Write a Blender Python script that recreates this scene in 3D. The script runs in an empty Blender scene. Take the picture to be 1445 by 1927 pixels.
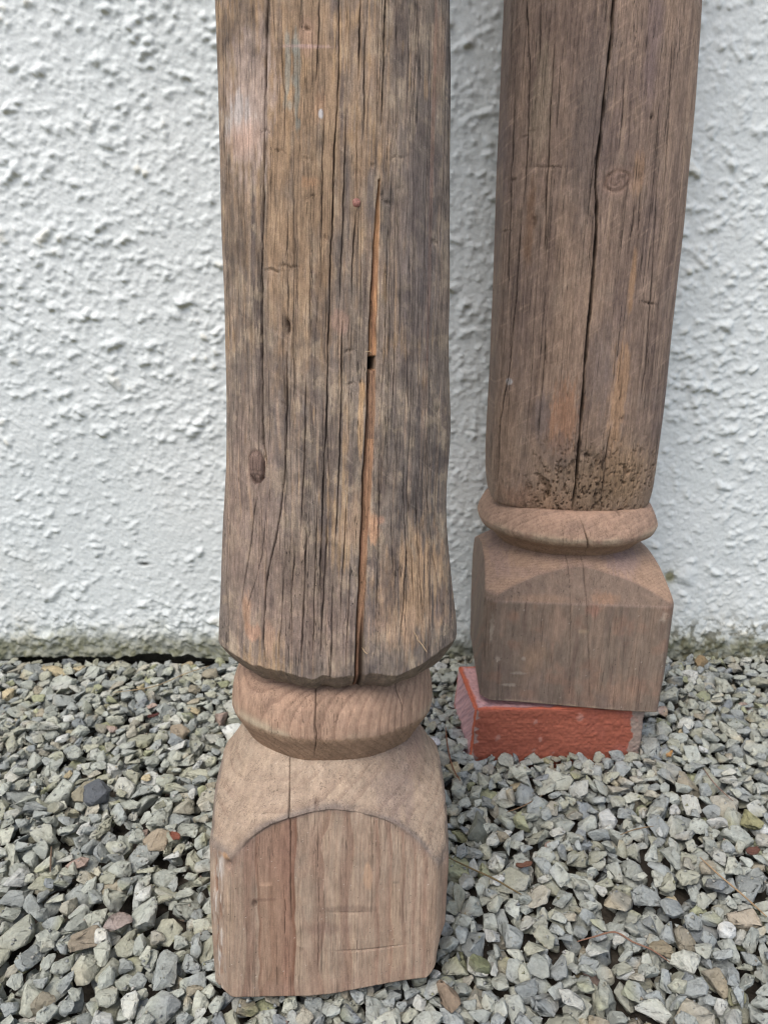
import bpy, bmesh, math, random
import numpy as np
from mathutils import Vector, Matrix, Euler

# ------------------------------------------------------------------ camera, sky, sun, exposure
S = bpy.context.scene
COL = S.collection
R = math.radians
CAM_H, PITCH, FPX = 0.602, R(19.0), 1390.0      # metres, downward pitch, focal length in photo pixels
W0, H0 = 1445.0, 1927.0
cam_d = bpy.data.cameras.new('camera')
cam = bpy.data.objects.new('camera', cam_d); COL.objects.link(cam)
cam.location = (0, 0, CAM_H)
cam.rotation_euler = (math.pi/2 - PITCH, 0, 0)
cam_d.sensor_fit = 'VERTICAL'; cam_d.sensor_height = 36.0
cam_d.lens = 36.0 * FPX / H0
cam_d.clip_start = 0.01; cam_d.clip_end = 500
cam_d.dof.use_dof = True; cam_d.dof.focus_distance = 0.605; cam_d.dof.aperture_fstop = 11
S.camera = cam
SUN_EL, SUN_AZ = R(61), R(-150)                  # from above, behind and left of the camera
world = bpy.data.worlds.new('World'); S.world = world; world.use_nodes = True
wn = world.node_tree.nodes; wl = world.node_tree.links
bg = wn['Background']; sky = wn.new('ShaderNodeTexSky'); sky.sky_type = 'NISHITA'
sky.sun_disc = False; sky.sun_elevation = SUN_EL; sky.sun_rotation = SUN_AZ
sky.air_density = 1.0; sky.dust_density = 3.5; sky.ozone_density = 1.0
wl.new(sky.outputs[0], bg.inputs[0]); bg.inputs[1].default_value = 0.14
sd = bpy.data.lights.new('sun', 'SUN'); sd.energy = 1.55; sd.angle = R(34); sd.color = (1.0, 0.96, 0.91)
sun = bpy.data.objects.new('sun', sd); COL.objects.link(sun)
dv = Vector((math.sin(SUN_AZ)*math.cos(SUN_EL), math.cos(SUN_AZ)*math.cos(SUN_EL), math.sin(SUN_EL)))
sun.rotation_euler = dv.to_track_quat('Z', 'Y').to_euler(); sun.location = dv*5
S.view_settings.view_transform = 'Standard'; S.view_settings.look = 'None'
S.view_settings.exposure = 0.46; S.view_settings.gamma = 1.0
S.cycles.filter_width = 1.15

# ------------------------------------------------------------------ small maths
FWD = np.array([0, math.cos(PITCH), -math.sin(PITCH)])
UPC = np.array([0, math.sin(PITCH), math.cos(PITCH)])
RGT = np.array([1.0, 0, 0]); CAMP = np.array([0, 0, CAM_H])

def ray(X, Y):
    X = np.asarray(X, float); Y = np.asarray(Y, float)
    return FWD + np.multiply.outer((X-W0/2)/FPX, RGT) - np.multiply.outer((Y-H0/2)/FPX, UPC)
def on_plane(X, Y, p, n):
    d = ray(X, Y); k = np.dot(np.asarray(p)-CAMP, n)/np.dot(d, n)
    return CAMP + d*np.expand_dims(k, -1)
def project(P):
    q = P-CAMP; z = q@FWD
    return W0/2+FPX*(q@RGT)/z, H0/2-FPX*(q@UPC)/z

_tabs = {}
def _tab(seed):
    if seed not in _tabs: _tabs[seed] = np.random.RandomState(seed+77).rand(256, 256).astype(np.float32)
    return _tabs[seed]
def vn(x, y, seed):                              # smooth value noise, -1..1
    t = _tab(seed); x = np.asarray(x, np.float32); y = np.asarray(y, np.float32)
    x, y = np.broadcast_arrays(x, y)
    xi = np.floor(x).astype(np.int32); yi = np.floor(y).astype(np.int32)
    fx = x-xi; fy = y-yi; fx = fx*fx*(3-2*fx); fy = fy*fy*(3-2*fy)
    a = t[xi & 255, yi & 255]; b = t[(xi+1) & 255, yi & 255]
    c = t[xi & 255, (yi+1) & 255]; d = t[(xi+1) & 255, (yi+1) & 255]
    return ((a*(1-fx)+b*fx)*(1-fy)+(c*(1-fx)+d*fx)*fy)*2-1
def fbm(x, y, seed, n=4):
    s = 0; a = 1.0; tot = 0
    for i in range(n):
        s = s+a*vn(x*2**i+17.3*i, y*2**i+9.1*i, seed+i); tot += a; a *= 0.55
    return s/tot
def ss(a, b, x):
    t = np.clip((x-a)/(b-a), 0, 1); return t*t*(3-2*t)
def lin(r, g, b):
    c = np.array([r, g, b])/255.0
    return np.where(c <= 0.04045, c/12.92, ((c+0.055)/1.055)**2.4)
def mix(c, m, col):
    return c*(1-m[..., None])+np.asarray(col)*m[..., None]

# ------------------------------------------------------------------ object helpers
def tag(o, label=None, cat=None, group=None, kind=None):
    if label: o['label'] = label
    if cat: o['category'] = cat
    if group: o['group'] = group
    if kind: o['kind'] = kind
    return o
def empty(name, M=None, loc=None):
    o = bpy.data.objects.new(name, None); COL.objects.link(o); o.empty_display_size = 0.05
    if M is not None: o.matrix_world = M
    if loc is not None: o.location = loc
    return o
def np_mesh(name, V, F, mat, parent=None, col=None, smooth=True, loops=None):
    """V (n,3); F (m,k) array or (flat, starts) for mixed faces; col (n,3) point colours"""
    me = bpy.data.meshes.new(name)
    V = np.ascontiguousarray(V, np.float32)
    me.vertices.add(len(V)); me.vertices.foreach_set('co', V.ravel())
    if isinstance(F, tuple): flat, starts = F
    else: flat = F.ravel(); starts = np.arange(len(F))*F.shape[1]
    me.loops.add(len(flat)); me.loops.foreach_set('vertex_index', np.ascontiguousarray(flat, np.int32))
    me.polygons.add(len(starts)); me.polygons.foreach_set('loop_start', np.ascontiguousarray(starts, np.int32))
    me.update(calc_edges=True)
    me.polygons.foreach_set('use_smooth', np.full(len(starts), smooth))
    if col is not None:
        a = me.attributes.new('Col', 'FLOAT_COLOR', 'POINT')
        c = np.ones((len(V), 4), np.float32); c[:, :3] = col; a.data.foreach_set('color', c.ravel())
    me.materials.append(mat); me.validate()
    o = bpy.data.objects.new(name, me); COL.objects.link(o)
    if parent is not None: o.parent = parent
    return o
def grid_faces(nr, nc, wrap=False):
    i = np.arange(nr-1)[:, None]; j = np.arange(nc if wrap else nc-1)[None, :]; j2 = (j+1) % nc
    return np.stack([i*nc+j, i*nc+j2, (i+1)*nc+j2, (i+1)*nc+j], -1).reshape(-1, 4)

# ------------------------------------------------------------------ materials
def new_mat(name):
    m = bpy.data.materials.new(name); m.use_nodes = True
    nt = m.node_tree; return m, nt.nodes, nt.links, nt.nodes['Principled BSDF']
def n_map(N, L, scale, coord='Object'):
    tc = N.new('ShaderNodeTexCoord'); mp = N.new('ShaderNodeMapping'); mp.inputs['Scale'].default_value = scale
    L.new(tc.outputs[coord], mp.inputs[0]); return mp.outputs[0]
def n_noise(N, L, vec, scale, detail=4, rough=0.6, dist=0.0):
    n = N.new('ShaderNodeTexNoise'); n.inputs['Scale'].default_value = scale; n.inputs['Detail'].default_value = detail
    n.inputs['Roughness'].default_value = rough; n.inputs['Distortion'].default_value = dist
    if vec is not None: L.new(vec, n.inputs['Vector'])
    return n.outputs['Fac']
def n_range(N, L, v, a, b, c, d):
    m = N.new('ShaderNodeMapRange'); L.new(v, m.inputs[0])
    for k, x in zip((1, 2, 3, 4), (a, b, c, d)): m.inputs[k].default_value = x
    return m.outputs[0]
def n_mul(N, L, col, facs):
    for f in facs:
        mx = N.new('ShaderNodeMix'); mx.data_type = 'RGBA'; mx.blend_type = 'MULTIPLY'; mx.inputs[0].default_value = 1
        L.new(col, mx.inputs[6]); L.new(f, mx.inputs[7]); col = mx.outputs[2]
    return col
def n_bump(N, L, h, strength, dist, prev=None):
    b = N.new('ShaderNodeBump'); b.inputs['Strength'].default_value = strength; b.inputs['Distance'].default_value = dist
    L.new(h, b.inputs['Height'])
    if prev is not None: L.new(prev, b.inputs['Normal'])
    return b.outputs[0]
def attr_col(N):
    a = N.new('ShaderNodeAttribute'); a.attribute_name = 'Col'; return a.outputs['Color']

def mat_wood(name, grain=1.0):
    m, N, L, P = new_mat(name)
    v = n_map(N, L, (1, 1, 0.06)); f1 = n_noise(N, L, v, 1000, 6, 0.72, 0.3)
    v4 = n_map(N, L, (1, 1, 0.3)); f4 = n_noise(N, L, v4, 150, 9, 0.75)
    v2 = n_map(N, L, (1, 1, 0.10)); f2 = n_noise(N, L, v2, 2400, 3, 0.6)
    v3 = n_map(N, L, (1, 1, 1)); f3 = n_noise(N, L, v3, 1100, 6, 0.75)
    g = grain
    v5 = n_map(N, L, (1, 1, 0.010)); f5 = n_noise(N, L, v5, 330, 2, 0.5, 0.15)
    def mth(op, a, b=None):
        k = N.new('ShaderNodeMath'); k.operation = op
        for i, q in enumerate((a, b)):
            if q is None: continue
            if isinstance(q, (int, float)): k.inputs[i].default_value = q
            else: L.new(q, k.inputs[i])
        return k.outputs[0]
    ridge = mth('ABSOLUTE', mth('SUBTRACT', f5, 0.5))
    hairl = n_range(N, L, ridge, 0.0, 0.016, 0.0, 1.0)
    keep = n_range(N, L, n_noise(N, L, n_map(N, L, (1, 1, 0.12)), 60, 3, 0.6), 0.40, 0.56, 0.0, 1.0)   # 1 = no hairline here
    hairc = mth('MAXIMUM', hairl, mth('MAXIMUM', keep, 1-0.62*g))
    c = n_mul(N, L, attr_col(N), [n_range(N, L, f1, 0.3, 0.7, 1-0.26*g, 1+0.22*g), n_range(N, L, f4, 0.35, 0.65, 1-0.27*(.3+.7*g), 1+0.24*(.3+.7*g)),
                                  n_range(N, L, f2, 0.3, 0.7, 1-0.12*g, 1+0.12*g),
                                  n_range(N, L, f3, 0.3, 0.7, 1-.04-.16*g, 1+.04+.16*g), hairc])
    L.new(c, P.inputs['Base Color'])
    P.inputs['Roughness'].default_value = 0.78; P.inputs['Specular IOR Level'].default_value = 0.25
    b = n_bump(N, L, f1, 0.6*g, 0.0012); b = n_bump(N, L, f3, 0.15+.3*g, 0.0007, b); b = n_bump(N, L, f4, 0.35*g, 0.0016, b)
    L.new(b, P.inputs['Normal']); return m
M_wood = mat_wood('weathered_wood', 1.15)
M_carved = mat_wood('carved_wood', 0.7)

def mat_attr(name, rough, fscale, famp, bump, bdist, extra=None):
    m, N, L, P = new_mat(name)
    v = n_map(N, L, (1, 1, 1)); f1 = n_noise(N, L, v, fscale, 6, 0.65); f2 = n_noise(N, L, v, fscale*4.7, 4, 0.65)
    c = n_mul(N, L, attr_col(N), [n_range(N, L, f1, 0.3, 0.7, 1-famp, 1+famp), n_range(N, L, f2, 0.3, 0.7, 1-famp*0.6, 1+famp*0.6)])
    L.new(c, P.inputs['Base Color']); P.inputs['Roughness'].default_value = rough
    P.inputs['Specular IOR Level'].default_value = 0.3
    b = n_bump(N, L, f1, bump, bdist); b = n_bump(N, L, f2, bump*0.7, bdist*0.35, b); L.new(b, P.inputs['Normal'])
    return m
M_render = mat_attr('painted_roughcast', 0.7, 230, 0.05, 0.45, 0.0010)
M_stone = mat_attr('crushed_stone', 0.85, 95, 0.20, 1.0, 0.0042)
M_brick = mat_attr('weathered_brick', 0.9, 260, 0.13, 0.6, 0.0010)
M_litter = mat_attr('dry_litter', 0.8, 500, 0.25, 0.4, 0.0005)

def mat_plain(name, c1, c2, scale, bump, rough=0.9):
    m, N, L, P = new_mat(name)
    v = n_map(N, L, (1, 1, 1)); f = n_noise(N, L, v, scale, 8, 0.7)
    r = N.new('ShaderNodeValToRGB'); r.color_ramp.elements[0].color = (*c1, 1); r.color_ramp.elements[1].color = (*c2, 1)
    r.color_ramp.elements[0].position = 0.3; r.color_ramp.elements[1].position = 0.7
    L.new(f, r.inputs[0]); L.new(r.outputs[0], P.inputs['Base Color']); P.inputs['Roughness'].default_value = rough
    L.new(n_bump(N, L, f, 0.8, bump), P.inputs['Normal']); return m
M_soil = mat_plain('dark_soil', lin(38, 32, 26), lin(78, 66, 54), 60, 0.01)
M_far = mat_plain('far_gravel', lin(95, 92, 84), lin(170, 166, 155), 45, 0.02)
M_plinth = mat_plain('damp_footing', lin(52, 50, 40), lin(110, 106, 86), 50, 0.01)
M_iron = mat_plain('rusty_iron', lin(86, 52, 44), lin(170, 118, 104), 900, 0.0006, 0.55)
M_pale = mat_plain('pale_fibre', lin(178, 150, 112), lin(200, 178, 145), 400, 0.0003)

WALL_Y = 1.048
FOOT_F = dict()

# ------------------------------------------------------------------ post frames
def frame(px, py, z, half, lean, roll, yaw):
    """frame of a post whose front bottom edge centre shows at px,py and stands z above the ground"""
    F = on_plane(px, py, (0, 0, z), (0, 0, 1.0))
    M3 = Matrix.Rotation(roll, 3, 'Y') @ Matrix.Rotation(-lean, 3, 'X') @ Matrix.Rotation(yaw, 3, 'Z')
    m = np.array(M3); O = F + m[:, 1]*half
    return O, m
class Post:
    def __init__(s, *a):
        s.O, s.m = frame(*a); s.half = a[3]
        M = Matrix.Identity(4)
        for i in range(3):
            for j in range(3): M[i][j] = s.m[i, j]
            M[i][3] = s.O[i]
        s.M = M
    def loc(s, X, Y, depth):                     # photo pixel -> (x, w) on the plane local y = depth
        p = s.O + s.m[:, 1]*depth
        P = on_plane(X, Y, p, s.m[:, 1]) - s.O
        return P@s.m[:, 0], P@s.m[:, 2]
    def wf(s, Y, r, X=None):                     # height on the front centre line at radius r that shows at row Y
        return s.loc(X if X else s.cx, Y, -r)[1]

PF = Post(617, 1874, 0.0, 0.100, R(9.5), R(1.3), R(2.5)); PF.cx = 620
PB = Post(1072, 1334, 0.0643, 0.1172, R(3.2), R(1.0), R(-2.5)); PB.cx = 1072

def sec(T, planes, P):
    """soft convex section: T angle grid (0 = front), planes [(angle, distance array)]; returns radius"""
    s = 0
    for ang, d in planes:
        c = 1.0 if ang is None else np.clip(np.cos(T-ang), 0, None)
        s = s+(c/d)**P
    return s**(-1.0/P)

def thetas(front, nf, nb):
    a = np.linspace(-front, front, nf); b = np.linspace(front, 2*math.pi-front, nb+2)[1:-1]
    return np.concatenate([a, b])

def polar(name, Wr, T, Rm, cxr, mat, parent, col, bottom=True, top=True, wsh=None):
    nr, nc = Rm.shape
    X = cxr[:, None]+Rm*np.sin(T)[None, :]; Y = -Rm*np.cos(T)[None, :]
    Z = np.repeat(Wr[:, None], nc, 1) if wsh is None else Wr[:, None]+wsh
    V = np.stack([X, Y, Z], -1).reshape(-1, 3); F = grid_faces(nr, nc, True)
    flat = F.ravel(); starts = np.arange(len(F))*4
    C = col.reshape(-1, 3)
    ex = []
    if bottom: ex.append(np.arange(nc)[::-1])
    if top: ex.append((nr-1)*nc+np.arange(nc))
    for e in ex:
        starts = np.append(starts, len(flat)); flat = np.concatenate([flat, e])
    return np_mesh(name, V, (flat, starts), mat, parent, C)

# ---- shared wood painting
def cracks(X, Wm, post, depth, lst):
    """lst: (polyline px, width px, depth mm); returns dent (m) and darkness mask"""
    dent = np.zeros(X.shape, np.float32); dark = np.zeros(X.shape, np.float32)
    for k, (pl, wd, dp) in enumerate(lst):
        px = [p[0] for p in pl]; py = [p[1] for p in pl]
        xs, ws = post.loc(px, py, -depth); o = np.argsort(ws); xs = xs[o]; ws = ws[o]
        wrow = Wm[:, 0] if Wm.ndim == 2 else Wm
        sel = np.where((wrow > ws[0]) & (wrow < ws[-1]))[0]
        if len(sel) == 0: continue
        w = wrow[sel]; xc = np.interp(w, ws, xs)+0.0004*vn(w*60, w*0+k, 5)+0.00022*vn(w*300, w*0+k, 6)
        t = np.clip(np.minimum(w-ws[0], ws[-1]-w)/0.02, 0, 1)
        if ws[-1] > 0.99*wrow.max(): t = np.clip((w-ws[0])/0.02, 0, 1)
        wid = (wd*0.00027*post.pxs)*(0.45+0.55*t)*(1+0.45*vn(w*90, w*0+k*3, 8))
        d = np.abs(X[sel]-xc[:, None])/wid[:, None]
        g = np.exp(-(d**3)*1.2)*(0.3+0.7*t[:, None])*(0.72+0.28*ss(-.6, .3, vn(w*45, w*0+k*7, 9)))[:, None]
        dp = dp if dp > 5.5 else dp*0.55
        dent[sel] = np.maximum(dent[sel], g*dp*0.001); dark[sel] = np.maximum(dark[sel], np.clip(g*1.25, 0, 1))
    return dent, dark
def hair(X, Wm, n, seed, xr, wr, wid, dp):
    """many fine vertical checks, at random"""
    rs = np.random.RandomState(seed); dent = np.zeros(X.shape, np.float32); wrow = Wm[:, 0]
    for k in range(n):
        x0 = rs.uniform(*xr); w0 = rs.uniform(*wr); L = rs.choice([rs.uniform(.015, .07), rs.uniform(.06, .3)])
        sel = np.where((wrow > w0) & (wrow < w0+L))[0]
        if len(sel) < 3: continue
        w = wrow[sel]; xc = x0+0.0012*vn(w*20, w*0+k, seed)+0.0004*vn(w*150, w*0+k, seed+1)+rs.uniform(-.03, .03)*(w-w0)
        t = np.clip(np.minimum(w-w0, w0+L-w)/0.015, 0, 1)
        d = np.abs(X[sel]-xc[:, None])/(wid*rs.uniform(0.6, 1.3))
        dent[sel] = np.maximum(dent[sel], np.exp(-d*d*1.4)*t[:, None]*rs.uniform(0.3, 1.0))
    return dent*dp, dent
def spot(X, Wm, post, depth, cx, cy, rx, ry, seed=3, soft=0.35, ns=1.0, sx=400, sw=90):
    """irregular patch centred at photo pixel cx,cy with radii in px"""
    xc, wc = post.loc(cx, cy, -depth); u = 0.00046*post.pxs
    q = np.hypot((X-xc)/(rx*u), (Wm-wc)/(ry*u))
    q = q+ns*0.45*fbm(X*sx, Wm*sw, seed, 3)
    return 1-ss(1-soft, 1+soft, q)
PF.pxs = 1.0; PB.pxs = 1.44

def rows_from(lo, hi, fine, brk, coarse_n):
    a = np.arange(lo, brk, fine); b = np.linspace(brk, hi, coarse_n); return np.concatenate([a, b])

# ================================================================== the wall
def build_wall():
    xs = np.concatenate([np.linspace(-6, -0.98, 26)[:-1], np.arange(-0.98, 0.98, 0.0015), np.linspace(0.98, 6, 26)])
    zs = np.concatenate([np.arange(0, 1.02, 0.0015), np.linspace(1.02, 3.2, 24)])
    nx, nz = len(xs), len(zs); Xg, Zg = np.meshgrid(xs, zs)
    dx = 0.0015; x0 = -0.98; ncol = int(round(1.96/dx))+1; nrow = int(round(1.02/dx))+1
    Hm = np.zeros((nrow, ncol), np.float32); rs = np.random.RandomState(4)
    gx = np.arange(ncol)*dx+x0; gz = np.arange(nrow)*dx
    def splat(cx, cz, rx, rz, h, rot, sh):
        k = int(max(rx, rz)*1.7/dx)+2; i = int(cz/dx); j = int((cx-x0)/dx)
        i0, i1, j0, j1 = max(i-k, 0), min(i+k+1, nrow), max(j-k, 0), min(j+k+1, ncol)
        if i0 >= i1 or j0 >= j1: return
        A, B = np.meshgrid(gx[j0:j1]-cx, gz[i0:i1]-cz)
        u = (A*math.cos(rot)+B*math.sin(rot))/rx; v = (-A*math.sin(rot)+B*math.cos(rot))/rz
        q = np.sqrt(u*u+v*v+1e-9); an = np.arctan2(v, u)
        q = q*(1+0.16*np.sin(an*2+sh)+0.13*np.sin(an*3+sh*2.3)+0.08*np.sin(an*5+sh*4.1))
        q = q*(1-0.18*np.clip(B/np.maximum(rx, rz), -1, 1))     # rounder, steeper underside
        b = np.clip(1-q*q, 0, 1)**1.15*h
        Hm[i0:i1, j0:j1] = np.where(b > 0, np.maximum(Hm[i0:i1, j0:j1]*0.55+b, Hm[i0:i1, j0:j1]), Hm[i0:i1, j0:j1])
    def dens(x, z):
        d = 0.62+0.55*float(fbm(np.float32(x*5), np.float32(z*5), 21, 3))
        if x > 0.30: d *= 0.8
        if z < 0.30: d *= 0.75
        return d
    for n in range(38000):
        cx, cz = rs.uniform(-0.98, 0.98), rs.uniform(0, 1.02)
        if rs.rand() > dens(cx, cz): continue
        s = rs.gamma(2.6, 0.00072)+0.0012
        if cz < 0.35: s *= 0.85
        for q in range(rs.choice([1, 1, 2, 3, 4])):
            a = rs.uniform(0, 6.28); rr = s*rs.uniform(0, 2.0)
            s2 = s*rs.uniform(0.55, 1.1)
            splat(cx+rr*math.cos(a), cz+rr*math.sin(a)*0.8, s2*rs.uniform(1.0, 1.7), s2*rs.uniform(0.8, 1.15), s2*rs.uniform(0.5, 0.95), rs.uniform(-0.5, 0.9), rs.uniform(0, 6))
    # one larger flattened daub low on the right, beside a bare mossy hollow
    bx, bz = on_plane(1288, 1085, (0, WALL_Y, 0), (0, 1.0, 0))[[0, 2]]
    splat(bx, bz, 0.020, 0.016, 0.005, 0.2, 1.0)
    for _ in range(2):
        Hm[1:-1] = Hm[1:-1]*.5+(Hm[:-2]+Hm[2:])*.25; Hm[:, 1:-1] = Hm[:, 1:-1]*.5+(Hm[:, :-2]+Hm[:, 2:])*.25
    Hm *= 0.92
    Hm += 0.0007*fbm(gx[None, :]*150, gz[:, None]*170, 31, 3)+0.0003*vn(gx[None, :]*420, gz[:, None]*420, 35)
    Hf = np.zeros((nz, nx), np.float32)
    c0 = np.searchsorted(xs, -0.98-1e-6)
    Hf[:nrow-1, c0:c0+ncol-1] = Hm[:nrow-1, :ncol-1][:, :min(ncol-1, nx-c0)]
    edge = ss(0.98, 0.93, np.abs(Xg))*ss(1.02, 0.97, Zg); Hf *= edge
    Hf += 0.0035*fbm(Xg*5, Zg*5, 41, 3)
    rough = ss(0.13, 0.01, Zg+0.02*vn(Xg*12, Zg*12, 44))
    Hf += rough*edge*(0.0045*fbm(Xg*110, Zg*110, 46, 3)+0.002)
    # ragged lower edge, raised a little on the left where the bed has sunk
    zb = -0.010+0.004*fbm(Xg*9, Xg*0, 51, 3)+0.003*vn(Xg*70, Xg*0, 55)+(0.007+.006*fbm(Xg*22, Xg*0, 57, 3))*ss(-0.25, -0.33, Xg)*ss(-.62, -.55, Xg)
    Z2 = Zg+zb*(1-ss(0, 0.12, Zg))
    # colours: old white paint, yellowish grime and shade painted under the lumps, algae near the ground
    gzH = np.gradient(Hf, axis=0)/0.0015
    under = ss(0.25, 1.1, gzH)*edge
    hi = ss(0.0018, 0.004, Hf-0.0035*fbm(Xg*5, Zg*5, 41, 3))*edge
    C = np.zeros((nz, nx, 3))+lin(216, 221, 219)
    C = mix(C, 0.5*ss(-0.1, 0.5, fbm(Xg*4, Zg*4, 61, 3)), lin(205, 212, 211))
    C = mix(C, 0.45*ss(0.0, 0.6, fbm(Xg*9+4, Zg*7, 63, 4))*ss(0.5, 0.1, Zg), lin(198, 197, 188))
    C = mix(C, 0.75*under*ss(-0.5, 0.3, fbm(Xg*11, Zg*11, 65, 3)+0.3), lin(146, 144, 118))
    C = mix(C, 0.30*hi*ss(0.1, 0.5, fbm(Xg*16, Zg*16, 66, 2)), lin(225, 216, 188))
    alg = ss(0.065, 0.01, Z2-0.03*fbm(Xg*14, Zg*14, 67, 3)+0.015*fbm(Xg*80, Zg*80, 68, 2))
    C = mix(C, 0.75*alg*(0.45+0.55*ss(-.2, .35, fbm(Xg*120, Zg*120, 69, 3))), lin(122, 122, 84))
    C = mix(C, 0.6*ss(0.045, 0.012, Z2+0.012*fbm(Xg*60, Zg*60, 70, 2)), lin(88, 88, 62))
    rt = ss(0.3, 0.42, Xg)*ss(0.075, 0.045, Z2+0.01*vn(Xg*40, Zg*40, 72))*ss(-0.1, 0.3, fbm(Xg*160, Zg*160, 71, 3))
    C = mix(C, 0.7*rt, lin(84, 80, 56))
    m = np.exp(-(((Xg-(bx-0.024))/0.009)**2+((Zg-bz)/0.011)**2)*1.1); m = m*ss(-.5, .2, vn(Xg*300, Zg*300, 74)+m*1.2)
    C = mix(C, np.clip(m*1.2, 0, 0.9), lin(128, 124, 88)); Hf -= 0.002*m
    hx, hz = on_plane(272, 1062, (0, WALL_Y, 0), (0, 1.0, 0))[[0, 2]]
    m = np.exp(-(((Xg-hx)/0.008)**2+((Zg-hz)/0.0025)**2)); C = mix(C, m, lin(70, 66, 55)); Hf -= 0.004*m
    V = np.stack([Xg, WALL_Y-Hf, Z2], -1)
    lip = V[0].copy(); lip[:, 1] = WALL_Y+0.035; lip[:, 2] += 0.004
    V = np.concatenate([lip[None], V]); C = np.concatenate([(C[:1]*0+lin(92, 90, 66)), C])
    root = empty('rendered_wall', loc=(0, 0, 0))
    tag(root, 'old white painted roughcast wall with lumpy render and green algae along its foot', 'wall')
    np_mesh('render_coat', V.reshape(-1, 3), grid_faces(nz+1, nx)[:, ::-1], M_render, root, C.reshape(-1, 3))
    def box(name, a, b, mat):
        bm = bmesh.new(); bmesh.ops.create_cube(bm, size=1)
        for v in bm.verts: v.co = Vector([(a[i]+b[i])/2+v.co[i]*(b[i]-a[i]) for i in range(3)])
        me = bpy.data.meshes.new(name); bm.to_mesh(me); bm.free(); me.materials.append(mat)
        o = bpy.data.objects.new(name, me); COL.objects.link(o); o.parent = root
    box('masonry', (-6, WALL_Y+0.036, -0.2), (6, WALL_Y+0.30, 3.17), M_plinth)
    box('coping', (-6.03, WALL_Y-0.03, 3.202), (6.03, WALL_Y+0.33, 3.27), M_plinth)
build_wall()

# ================================================================== the front post
FT = 2.25
def prof(post, rows, zfrac=0.0):
    """silhouette table (y, xl, xr) -> w, half width, centre offset, on the plane through the axis"""
    ws, hs, cs = [], [], []
    for y, xl, xr in rows:
        a, w1 = post.loc(xl, y, -0.03); b, w2 = post.loc(xr, y, -0.03)
        ws.append((w1+w2)/2); hs.append((b-a)/2); cs.append((a+b)/2)
    o = np.argsort(ws); return np.array(ws)[o], np.array(hs)[o], np.array(cs)[o]
def smooth_interp(w, ws, vs, sig):
    wf = np.linspace(ws[0]-0.1, ws[-1]+0.1, 1500); v = np.interp(wf, ws, vs)
    k = np.exp(-0.5*(np.arange(-60, 61)*(wf[1]-wf[0])/sig)**2); k /= k.sum()
    v = np.convolve(np.pad(v, 60, mode='edge'), k, 'valid'); return np.interp(w, wf, v)

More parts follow.
